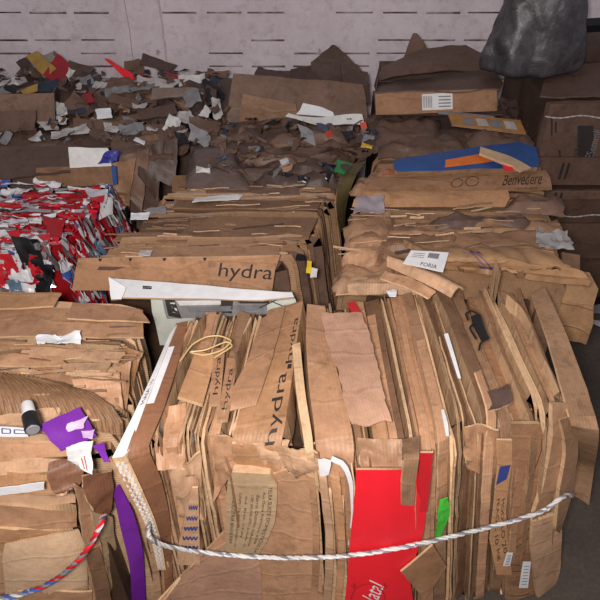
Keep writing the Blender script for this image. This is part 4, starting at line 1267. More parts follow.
gy = Sheet('grey_board', Q(((437, 110, 1.02), (494, 116, 1.01), (438, 113, 1.015), (495, 119, 1.005)), 10, 4), .006, GREY, None, amp=.003, torn=.002)
meta(gy.obj, 'thin grey board lying against the foot of the tan carton', 'board')

# ---- stack of two strapped bales at the far right
YH, xl, xr = 2.9, 1.14, 1.85
zt_, zm = 1.10, .66
for nm, z0, z1, lab in (('lower', 0.0, .64, 'lower strapped bale of the stack of two at the right edge'), ('upper', .66, 1.10, 'upper strapped bale at the right edge, its front printed with a dark vertical block')):
    bh = thing('cardboard_bale', lab, 'cardboard bale', ((xl + xr) / 2, 3.25, z0))
    core(bh, [(xl + .03, 3.6), (xr - .03, 3.6), (xr - .03, YH + .03), (xl + .03, YH + .03)], [np.array([xl + .03, 3.6, z1 - .02]), np.array([xr - .03, 3.6, z1 - .02]), np.array([xr - .03, YH + .03, z1 - .02]), np.array([xl + .03, YH + .03, z1 - .02])])
    if nm == 'upper':
        for v in bh.children[0].data.vertices:
            if v.co.z < .005:
                v.co.z = .002
    hh = (z1 - z0)
    rh = random.Random(5 if nm == 'upper' else 8)
    zz = z0 + .004
    while zz < z1 - .03:
        dz = min(rh.uniform(.08, .20), z1 - zz)
        if nm == 'upper' and zz > z0 + .05:
            dz = z1 - zz
        o_ = rh.uniform(-.012, .012)
        f = quad((xl, YH + o_, zz + dz - .004), (xr, YH + o_, zz + dz - .004), (xl, YH + o_, zz), (xr, YH + o_, zz), 24, 8)
        s = Sheet('folded_carton', f, .03, rh.choice([K_DARK[0], K_DARK[2], K_DARK[0]]), bh, K_EDGE_D, amp=.006, freq=7, seed=zz * 10)
        if nm == 'upper' and dz > .2:
            def U(px, py):
                p = Y(px, py, YH)
                return ((p[0] - xl) / (xr - xl), (zz + dz - .004 - p[2]) / (dz - .004))
            patch(s, [U(578, 126), U(594, 126), U(578, 172), U(594, 172)], paper((52, 44, 46), mottle=.2), 'printed_block', 8, .0015)
            a0, a1 = U(590, 169), U(590, 130)
            printed(s, 'TRESemmé', a0, (0, a1[1] - a0[1]), (U(582, 169)[0] - a0[0], 0), GREY, off=.003)
            a0, a1 = U(576, 167), U(576, 132)
            printed(s, 'OFERTA DO', a0, (0, a1[1] - a0[1]), (U(571, 167)[0] - a0[0], 0), INK, off=.002)
            for (x, y0, y1) in ((552, 118, 136), (556, 122, 133), (560, 150, 165)):
                lines(s, [[U(x, y0), U(x, y1)]], INK, .004, 'printed_lines', .002)
        else:
            lines(s, [[(.22, .2), (.22, .8)], [(.26, .2), (.26, .8)]], INK, .006, 'printed_lines', .002)
        zz += dz
    # side
    s = Sheet('cardboard_sheet', quad((xl, 3.6, z1 - .01), (xl, YH, z1 - .01), (xl, 3.6, z0 + .01), (xl, YH, z0 + .01), 12, 8), .02, K_DARK[1], bh, K_EDGE_D, amp=.012, seed=3)
    s = Sheet('cardboard_sheet', quad((xl, 3.6, z1), (xr, 3.6, z1), (xl, YH, z1), (xr, YH, z1), 16, 12), .012, K_DARK[1], bh, K_EDGE_D, amp=.006, seed=6)
    zs = z0 + hh * (.84 if nm == 'upper' else .78)
    o_ = strand('strap', [np.array([x, YH - .018, zs + .006 * math.sin(x * 30)]) for x in np.linspace(xl, xr, 40)], .004, DIRTYW, bh, strands=2)

# things on top of the stack
fl_ = Sheet('cardboard_sheet', np.array([[Y(x0 + (x1 - x0) * u, y0 + (y1 - y0) * u, d) for u in np.linspace(0, 1, 14)] for x0, y0, x1, y1, d in ((548, 68, 640, 58, 3.3), (544, 80, 640, 74, 3.1), (540, 96, 640, 96, 2.88))]), .008, K_DARK[0], None, K_EDGE_D, amp=.012, torn=.008, seed=5)
meta(fl_.obj, 'loose dark cardboard flap lying on the stack at the right edge, below the black bag', 'cardboard flap')
tb = strand('black_tube', dense([np.array([1.42, 3.42, 1.29]), np.array([1.6, 3.42, 1.30]), np.array([1.8, 3.45, 1.29])], 20), .035, BLACK, None, strands=1)
meta(tb, 'thick black tube at the right edge beside the black bag', 'tube')
sb_ = Sheet('cardboard_sheet', quad((1.40, 3.58, 1.25), (1.84, 3.58, 1.25), (1.40, 3.34, 1.21), (1.84, 3.34, 1.21), 12, 8), .08, K_DARK[1], None, K_EDGE_D, amp=.006, seed=7)
meta(sb_.obj, 'thick folded cardboard under the black tube', 'folded cardboard')

# black rubbish bag
V, Fc = [], []
nr, nk = 46, 72
bx, by, bz = 1.12, 3.19, 1.125
prof = [(0, .10), (.012, .20), (.05, .235), (.15, .238), (.3, .222), (.5, .195), (.7, .165), (.85, .14), (.95, .08), (1, .02)]
for i in range(nr):
    t = i / (nr - 1)
    r = float(np.interp(t, [p[0] for p in prof], [p[1] for p in prof]))
    for k in range(nk):
        a = 2 * math.pi * k / nk
        ca, sa = math.cos(a), math.sin(a)
        p = np.array([ca * r, sa * r * .62, t * .62])
        d = .026 * fbm((p[0] * 5, p[1] * 5, p[2] * 2.2), 4) + .016 * ridged((p[0] * 8 + p[2] * 2.5, p[1] * 8, p[2] * 2.0), 2)
        rr_ = r + d * min(1, r / .1)
        V.append((bx + ca * rr_ + .05 * t, by + sa * rr_ * .62, bz + .012 + t * .62 + (.0 if i else 0)))
for i in range(nr - 1):
    for k in range(nk):
        Fc.append((i * nk + k, i * nk + (k + 1) % nk, (i + 1) * nk + (k + 1) % nk, (i + 1) * nk + k))
Fc.append(tuple(range(nk)))
Fc.append(tuple((nr - 1) * nk + k for k in range(nk)))
bagm, nt, bs = nodes('black_bag_plastic')
tc = N(nt, 'ShaderNodeTexCoord')
n1 = N(nt, 'ShaderNodeTexNoise', i_Scale=14.0, i_Detail=8.0, i_Roughness=.65, i_Distortion=1.2)
nt.links.new(tc.outputs['Object'], n1.inputs['Vector'])
nt.links.new(ramp(nt, n1.outputs['Fac'], .3, lin((46, 45, 48)), .7, lin((84, 80, 84))), bs.inputs['Base Color'])
bs.inputs['Roughness'].default_value = .38
b = N(nt, 'ShaderNodeBump', i_Strength=.45, i_Distance=.010)
nt.links.new(n1.outputs['Fac'], b.inputs['Height'])
nt.links.new(b.outputs[0], bs.inputs['Normal'])
bag = link('rubbish_bag', V, Fc, bagm, sharp=70)
meta(bag, 'full dusty black rubbish bag standing against the back wall at the right', 'rubbish bag')

# small plastic bits on the floor at the right
for i, (q, lab, mt) in enumerate(((((580, 306), (604, 304), (582, 313), (606, 313)), 'grey plastic film on the floor at the right edge, nearest the stack', GREY), (((586, 318), (606, 322), (588, 322), (606, 328)), 'whitish plastic film on the floor at the right edge, in front of the grey film', DIRTYW),
                                 (((582, 300), (604, 296), (583, 304), (606, 303)), 'dark rubber strip on the floor against the stack at the right edge', BLACK))):
    f = Sheet('plastic_film', quad(*[Z(x, y, .012) for x, y in q], 10, 6), .004, mt, None, amp=.004, torn=.006, seed=i)
    meta(f.obj, lab, 'plastic film')

# ===================================================== back centre bales
iB = dict(BL=Z(214, 130, ZT), BR=Z(362, 130, ZT), FL=Z(187, 180, ZT), FR=Z(344, 180, ZT))
bale_i = thing('cardboard_bale', 'dark crumpled cardboard bale just behind the streaked middle bale', 'cardboard bale', tuple(lerp(iB['BL'], iB['FR'], .5) * [1, 1, 0]))
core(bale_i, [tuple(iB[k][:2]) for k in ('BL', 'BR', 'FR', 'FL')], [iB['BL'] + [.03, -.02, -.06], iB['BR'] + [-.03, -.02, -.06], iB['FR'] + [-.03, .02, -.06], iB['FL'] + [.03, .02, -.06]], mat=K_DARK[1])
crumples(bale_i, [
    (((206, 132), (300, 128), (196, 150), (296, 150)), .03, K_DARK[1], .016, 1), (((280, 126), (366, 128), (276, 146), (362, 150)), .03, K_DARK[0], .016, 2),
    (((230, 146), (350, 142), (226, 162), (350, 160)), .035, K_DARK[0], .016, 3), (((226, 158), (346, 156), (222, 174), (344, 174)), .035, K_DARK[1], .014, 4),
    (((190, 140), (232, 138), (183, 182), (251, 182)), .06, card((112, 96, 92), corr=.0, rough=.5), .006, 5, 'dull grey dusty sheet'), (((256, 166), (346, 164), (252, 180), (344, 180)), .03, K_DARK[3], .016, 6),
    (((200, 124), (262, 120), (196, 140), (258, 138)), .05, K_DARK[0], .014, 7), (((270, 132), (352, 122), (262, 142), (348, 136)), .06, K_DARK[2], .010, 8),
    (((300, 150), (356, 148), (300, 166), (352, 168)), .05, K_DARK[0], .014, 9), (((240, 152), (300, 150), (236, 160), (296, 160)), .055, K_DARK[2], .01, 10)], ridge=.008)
yI = Z(260, 181, ZT)[1] - .012
Sheet('cardboard_sheet', quad(Y(172, 176, yI), Y(228, 178, yI), Y(172, 192, yI), Y(228, 193, yI), 14, 6), .008, K_MID[1], bale_i, K_EDGE_D, amp=.004, torn=.003, seed=11)
Sheet('cardboard_sheet', quad(Y(226, 180, yI + .01), Y(336, 178, yI + .01), Y(226, 194, yI + .01), Y(334, 194, yI + .01), 24, 6), .008, K_DARK[0], bale_i, K_EDGE_D, amp=.012, torn=.008, seed=12, ridge=.006)
Sheet('cardboard_sheet', ribbon([Z(344, 166, .99), Z(338, 182, .985), Z(336, 198, .96), Z(337, 214, .90), Z(340, 232, .80)], [Z(366, 160, .99), Z(356, 176, .985), Z(348, 196, .93), Z(345, 214, .85), Z(346, 232, .75)], 18, 6), .006, card((96, 84, 54)), bale_i, K_EDGE_D, amp=.006, seed=13).obj['label'] = 'olive brown hanging flap'
for i, (x, y, w, h) in enumerate(((282, 173, 12, 12), (298, 176, 13, 11), (320, 172, 12, 13))):
    s = Sheet('black_film', quad(Y(x, y, yI - .01), Y(x + w, y + 1, yI - .01), Y(x - 2, y + h, yI - .02), Y(x + w - 3, y + h, yI - .02), 9, 9), .003, BLACK, bale_i, amp=.016, torn=.01, freq=30, seed=i)
    s.obj['label'] = 'crumpled black film'
    lines(s, [[(.4, .4), (.7, .5)]], WHITE, .0022, 'pale_print')
g_ = Sheet('plastic_film', Q(((337, 160, 1.01), (352, 164, 1.01), (334, 172, 1.0), (344, 174, 1.0)), 8, 8), .003, paper((30, 120, 66), rough=.3), None, amp=.01, torn=.008, freq=24, seed=2)
meta(g_.obj, 'green plastic film beside the olive brown hanging flap', 'plastic film')

bale_j = thing('cardboard_bale', 'dark bale against the back wall, heaped with folded cardboard, left of the labelled tan carton', 'cardboard bale', (-.05, 3.4, 0))
core(bale_j, [(-.46, 3.72), (.33, 3.72), (.30, 3.12), (-.46, 3.12)], [np.array([-.45, 3.72, .92]), np.array([.33, 3.72, .92]), np.array([.30, 3.12, .88]), np.array([-.45, 3.12, .88])], mat=K_DARK[1])
YJ = 3.16
Sheet('folded_carton', np.array([[Y(x0 + (x1 - x0) * u, y0 + (y1 - y0) * u, d) for u in np.linspace(0, 1, 22)] for x0, y0, x1, y1, d in ((233, 73, 364, 84, YJ + .12), (230, 92, 366, 98, YJ + .06), (226, 124, 368, 122, YJ - .02))]), .05, K_DARK[2], bale_j, K_EDGE_D, amp=.012, freq=5, torn=.004, seed=1, ridge=.002)
Sheet('cardboard_sheet', quad(Y(243, 94, YJ - .03), Y(296, 104, YJ - .03), Y(238, 126, YJ - .05), Y(298, 122, YJ - .05), 12, 8), .006, K_MID[1], bale_j, K_EDGE_D, amp=.004, seed=2).obj['label'] = 'lighter brown torn panel'
Sheet('cardboard_sheet', quad(Y(235, 122, YJ - .06), Y(300, 116, YJ - .05), Y(215, 133, YJ - .14), Y(304, 124, YJ - .10), 14, 8), .006, K_DARK[2], bale_j, K_EDGE_D, amp=.008, torn=.006, seed=3)
for i, (tl, tr, bl, br, d0, d1, mt, am) in enumerate((
        ((258, 66), (300, 72), (250, 82), (300, 84), 3.55, 3.4, K_DARK[1], .02), ((290, 68), (350, 66), (286, 86), (364, 86), 3.5, 3.38, K_DARK[3], .02),
        ((333, 44), (336, 45), (311, 62), (358, 66), 3.55, 3.48, K_DARK[1], .004), ((311, 62), (358, 64), (312, 84), (370, 86), 3.48, 3.4, K_DARK[1], .008),
        ((340, 66), (368, 72), (345, 98), (371, 104), 3.42, 3.3, K_DARK[3], .012))):
    Sheet('cardboard_sheet', quad(Y(*tl, d0), Y(*tr, d0), Y(*bl, d1), Y(*br, d1), 14, 12), .008, mt, bale_j, K_EDGE_D, amp=am, torn=.006, seed=20 + i, freq=9)
pw = Sheet('white_sheet', np.array([[Y(x0 + (x1 - x0) * u, y0 + (y1 - y0) * u, d) for u in np.linspace(0, 1, 12)] for x0, y0, x1, y1, d in ((303, 103, 322, 107, 3.04), (300, 110, 333, 112, 3.02), (296, 114, 335, 117, 3.0))]), .004, WHITE, None, amp=.003, seed=1)
meta(pw.obj, 'folded bright white sheet lying before the brown folded carton of the dark back bale', 'paper sheet')
pw = Sheet('white_sheet', np.array([[Y(x0 + (x1 - x0) * u, y0 + (y1 - y0) * u + 3 * math.sin(u * 5), d) for u in np.linspace(0, 1, 18)] for x0, y0, x1, y1, d in ((288, 113, 362, 117, 2.96), (286, 116, 364, 123, 2.94), (296, 118, 364, 128, 2.92))]), .004, OFFW, None, amp=.006, torn=.004, seed=4)
meta(pw.obj, 'long crumpled whitish strip in front of the folded bright white sheet', 'paper sheet')

# ============================================== red printed packaging bale
fBL, fBR, fFL, fFR = Z(-90, 180, ZT), Z(112, 187, ZT), Z(-100, 252, ZT), Z(44, 252, ZT)
bale_r = thing('packaging_bale', 'bale of crushed red, white and silver printed packaging at the left edge', 'packaging bale', tuple(lerp(fBL, fFR, .5) * [1, 1, 0]))
core(bale_r, [(fBL[0], fBL[1]), (fBR[0] + .06, fBR[1]), (fFR[0] + .06, fFR[1] + .0), (fFL[0], fFL[1])], [fBL + [0, -.01, -.03], fBR + [-.03, -.01, -.03], fFR + [-.03, .03, -.03], fFL + [0, .03, -.03]], mat=REDD)
RW = paper((186, 26, 38), rough=.3, mottle=.2, name='red_white_wrapper', rgb2=((176, 24, 36), (222, 222, 224), (150, 22, 32), (190, 190, 196)), sc=13)
WR = paper((206, 206, 210), rough=.3, mottle=.2, name='white_wrapper', rgb2=((206, 206, 210), (150, 150, 158), (204, 26, 40), (60, 90, 160)), sc=18)
MIX = paper((150, 150, 156), rough=.3, mottle=.2, name='mixed_wrapper', rgb2=((40, 110, 60), (206, 206, 210), (30, 60, 140), (200, 170, 60)), sc=22)
FLK = [RW] * 7 + [REDD, REDD, WR, WR, WR, WR, SILVER, SILVER, SILVER, GREY, OFFW, MIX, MIX, paper((28, 70, 44), rough=.4), paper((30, 60, 150), rough=.3), BLACK, paper((96, 120, 140), rough=.3)]
rf_ = random.Random(77)


def flake_pts(kind, rnd, big):
    if kind == 'top':
        t, u = rnd.random(), rnd.random()
        t = t ** .9
        l, r = lerp(fBL, fFL, t), lerp(fBR, fFR, t)
        u = .28 + .72 * u
        p = l * (1 - u) + r * u
        p[2] = ZT + rnd.uniform(-.008, .022)
        ax = np.array([1, rnd.uniform(-.2, .2), rnd.uniform(-.08, .08)])
        ay = np.array([rnd.uniform(-.2, .2), -1, rnd.uniform(-.25, .25)])
        return p, ax, ay, rnd.uniform(.05, .15) * big, rnd.uniform(.012, .03) * big
    if kind == 'side':
        t, h = rnd.random(), rnd.random()
        p = lerp(fBR, fFR, t)
        p = p + np.array([.02 + .10 * h, -.01, -.015 - .38 * h])
        ax = np.array([.35 + rnd.uniform(-.2, .2), -1, rnd.uniform(-.3, .3)]); ay = np.array([.3, rnd.uniform(-.3, .3), -1])
        return p, -ax * [-1, 1, 1] if False else np.array([-ax[0], ax[1], ax[2]]) * -1 * np.array([-1, 1, 1]), ay, rnd.uniform(.022, .05) * big, rnd.uniform(.08, .17) * big
    u, h = rnd.random(), rnd.random()
    u = .3 + .7 * u
    p = lerp(fFL, fFR, u) + np.array([0, -.015 - .03 * h, -.015 - .25 * h])
    return p, np.array([1, rnd.uniform(-.2, .4), rnd.uniform(-.4, .4)]), np.array([rnd.uniform(-.4, .4), -.15, -1]), rnd.uniform(.04, .09) * big, rnd.uniform(.05, .12) * big


def flake(kind, rnd, big, seed, mt, parent):
    p, ax, ay, w_, h_ = flake_pts(kind, rnd, big)
    if kind == 'side':
        ax = np.array([-.15 + rnd.uniform(-.2, .2), 1.0, rnd.uniform(-.3, .3)])   # u runs backwards along the side: outside faces right
        ay = np.array([.25, rnd.uniform(-.3, .3), -1])
    ax = ax / np.linalg.norm(ax) * w_ / 2
    ay = ay / np.linalg.norm(ay) * h_ / 2
    return Sheet('crushed_wrapper', quad(p - ax - ay, p + ax - ay, p - ax + ay, p + ax + ay, 9, 9), .003, mt, parent, amp=.014, freq=26, torn=.008, seed=seed, ridge=.005)


N_SH = 0
# bedding of small scraps: nobody could count them
acc_v, acc_f, acc_m = [], [], []
mats_bed = [RW, WR, REDD, SILVER, paper((120, 112, 116), rough=.3), WR]
for i in range(700):
    kd = rf_.choice(['top'] * 5 + ['side'] * 3 + ['front'] * 2)
    p, ax, ay, w_, h_ = flake_pts(kd, rf_, .8)
    if kd == 'side':
        ax = np.array([-.15, 1.0, rf_.uniform(-.3, .3)]); ay = np.array([.25, rf_.uniform(-.3, .3), -1])
    ax = ax / np.linalg.norm(ax) * w_ / 2
    ay = ay / np.linalg.norm(ay) * h_ / 2
    nrm = np.cross(ax, ay); nrm /= np.linalg.norm(nrm) + 1e-9
    p = p + nrm * rf_.uniform(.0, .012)
    b0 = len(acc_v)
    for dv in (-1, 0, 1):
        for du in (-1, 0, 1):
            acc_v.append(p + ax * du * rf_.uniform(.7, 1) + ay * dv * rf_.uniform(.7, 1) - nrm * rf_.uniform(-.004, .006))
    for j in range(2):
        for q in range(2):
            a = b0 + j * 3 + q
            acc_f.append((a, a + 3, a + 4, a + 1)); acc_m.append(i % 6)
bed = link('wrapper_scraps', acc_v, acc_f, mats_bed, bale_r, acc_m, smooth=False, fix=False)
bed['kind'] = 'stuff'
for i in range(96):
    kd = 'top' if i < 50 else ('side' if i < 78 else 'front')
    flake(kd, rf_, 1.15 if i % 3 else 1.5, i, rf_.choice(FLK), bale_r)
# a few big ones that stand out
for (q, mt, am) in ((((84, 186, .97), (108, 188, .965), (90, 198, .97), (106, 204, .95)), RW, .02), (((28, 238, .96), (50, 232, .965), (36, 284, .80), (52, 268, .84)), RW, .008),
                    (((40, 216, .965), (66, 220, .96), (48, 232, .965), (58, 240, .95)), RW, .02), (((100, 198, .95), (113, 196, .93), (100, 220, .88), (112, 214, .87)), OFFW, .012),
                    (((24, 256, .9), (36, 250, .91), (24, 290, .78), (36, 290, .78)), GREY, .005)):
    Sheet('large_wrapper', Q(q, 10, 10), .003, mt, bale_r, amp=am, torn=.006, seed=len(mt.name) + am * 100)
k_ = bale_r.children[-1]
strand('strap', dense([Z(78, 262, .74), Z(66, 268, .75), Z(52, 276, .75), Z(40, 283, .75), Z(20, 288, .76)], 30), .004, DIRTYW, bale_r, strands=2)

# ====================================================== bale behind it
bale_g = thing('cardboard_bale', 'brown crumpled cardboard bale just behind the red packaging bale, a white sheet on it', 'cardboard bale', (-1.15, 2.7, 0))
YG = 2.46
core(bale_g, [(-2.1, 2.80), (-.66, 2.80), (-.62, YG + .04), (-2.1, YG + .04)], [np.array([-2.1, 2.80, .88]), np.array([-.68, 2.80, .88]), np.array([-.62, YG + .05, .92]), np.array([-2.1, YG + .05, .92])], mat=K_DARK[1])
for i, (tl, tr, bl, br, d0, d1, mt, am, lab) in enumerate((
        ((-60, 148), (72, 145), (-60, 186), (70, 172), 2.62, 2.44, K_DARK[1], .008, None), ((36, 168), (113, 165), (34, 187), (114, 186), 2.455, 2.44, K_MID[3], .004, None),
        ((68, 147), (108, 148), (70, 168), (112, 166), 2.48, 2.45, OFFW, .004, 'white sheet'), ((110, 164), (136, 158), (112, 206), (128, 212), 2.46, 2.43, K_MID[1], .016, None),
        ((120, 156), (150, 148), (118, 188), (142, 212), 2.50, 2.44, K_DARK[2], .014, None), ((140, 150), (164, 140), (138, 176), (158, 202), 2.54, 2.45, K_DARK[1], .014, None),
        ((152, 142), (178, 138), (154, 178), (176, 190), 2.56, 2.47, K_DARK[3], .012, None), ((112, 140), (176, 136), (110, 158), (172, 160), 2.66, 2.50, K_DARK[0], .016, None),
        ((-60, 134), (80, 130), (-60, 152), (74, 150), 2.80, 2.6, K_DARK[0], .014, None), ((60, 132), (150, 128), (56, 148), (146, 146), 2.80, 2.62, K_DARK[1], .016, None))):
    s = Sheet('cardboard_sheet', quad(Y(*tl, d0), Y(*tr, d0), Y(*bl, d1), Y(*br, d1), 18, 12), .006, mt, bale_g, K_EDGE_D, amp=am, torn=.006 if am > .005 else .002, seed=40 + i, freq=9, ridge=.006 if am > .01 else 0)
    if lab:
        s.obj['label'] = lab
nb = Sheet('blue_net', quad(Y(106, 152, 2.42), Y(122, 150, 2.42), Y(98, 164, 2.40), Y(118, 162, 2.40), 10, 8), .003, paper((44, 44, 130), name='blue_net'), None, amp=.016, torn=.01, freq=26, seed=3)
meta(nb.obj, 'crumpled dark blue net at the right end of the white sheet', 'net')
lines(Sheet.__new__(Sheet) if False else s, [[(.9, .1), (.92, .1)]], K_DARK[1], .001, 'printed_mark') if False else None
bl_ = Sheet('blue_tape', quad(Y(111, 166, 2.385), Y(116, 166, 2.385), Y(113, 185, 2.375), Y(117, 184, 2.375), 4, 6), .002, BLUE, bale_g)

# ================================================ back-left bale and scrap heap
bale_k = thing('cardboard_bale', 'dark waste bale against the back wall at the left, buried under loose scraps', 'cardboard bale', (-1.3, 3.4, 0))
core(bale_k, [(-2.3, 3.74), (-.50, 3.74), (-.50, 2.9), (-2.3, 2.9)], [np.array([-2.3, 3.74, .90]), np.array([-.50, 3.74, .90]), np.array([-.50, 2.9, .86]), np.array([-2.3, 2.9, .86])], mat=K_DARK[1])
crumples(bale_k, [(((x, y), (x + w, y - 2), (x - 4, y + h), (x + w - 4, y + h)), .02 + (i % 3) * .02, K_DARK[i % 4], .03, 60 + i) for i, (x, y, w, h) in enumerate((
    (-60, 78, 90, 24), (20, 76, 80, 22), (90, 78, 70, 24), (150, 80, 60, 24), (-60, 97, 80, 18), (30, 97, 70, 18), (90, 98, 70, 17), (150, 98, 62, 17)))], ridge=.016, freq=8)
crumples(bale_g, [(((x, y), (x + w, y - 2), (x - 4, y + h), (x + w - 4, y + h)), .02 + (i % 3) * .02, K_DARK[i % 4], .03, 75 + i) for i, (x, y, w, h) in enumerate((
    (0, 126, 80, 18), (70, 126, 80, 18), (140, 125, 50, 20)))], ridge=.016, freq=8)
bx_ = thing('brown_box', 'open dark brown box sunk in the scrap heap at the left edge', 'box', tuple(Y(20, 128, 2.98)))
Sheet('box_front', quad(Y(-40, 95, 2.92), Y(54, 93, 2.92), Y(-40, 124, 2.88), Y(55, 122, 2.88), 14, 8), .006, K_DARK[2], bx_, K_EDGE_D, amp=.005, seed=1)
Sheet('box_side', quad(Y(53, 93, 2.92), Y(58, 86, 3.15), Y(54, 122, 2.88), Y(57, 112, 3.12), 8, 8), .006, K_DARK[1], bx_, K_EDGE_D, amp=.004, seed=2)
Sheet('box_flap', quad(Y(-40, 112, 2.84), Y(36, 110, 2.84), Y(-40, 134, 2.76), Y(34, 130, 2.76), 12, 8), .006, K_DARK[0], bx_, K_EDGE_D, amp=.008, torn=.005, seed=3)

GOLD = paper((176, 140, 66), mottle=.3)
NAVY = paper((40, 50, 66), mottle=.3)
DKRED = paper((150, 30, 40), mottle=.2)
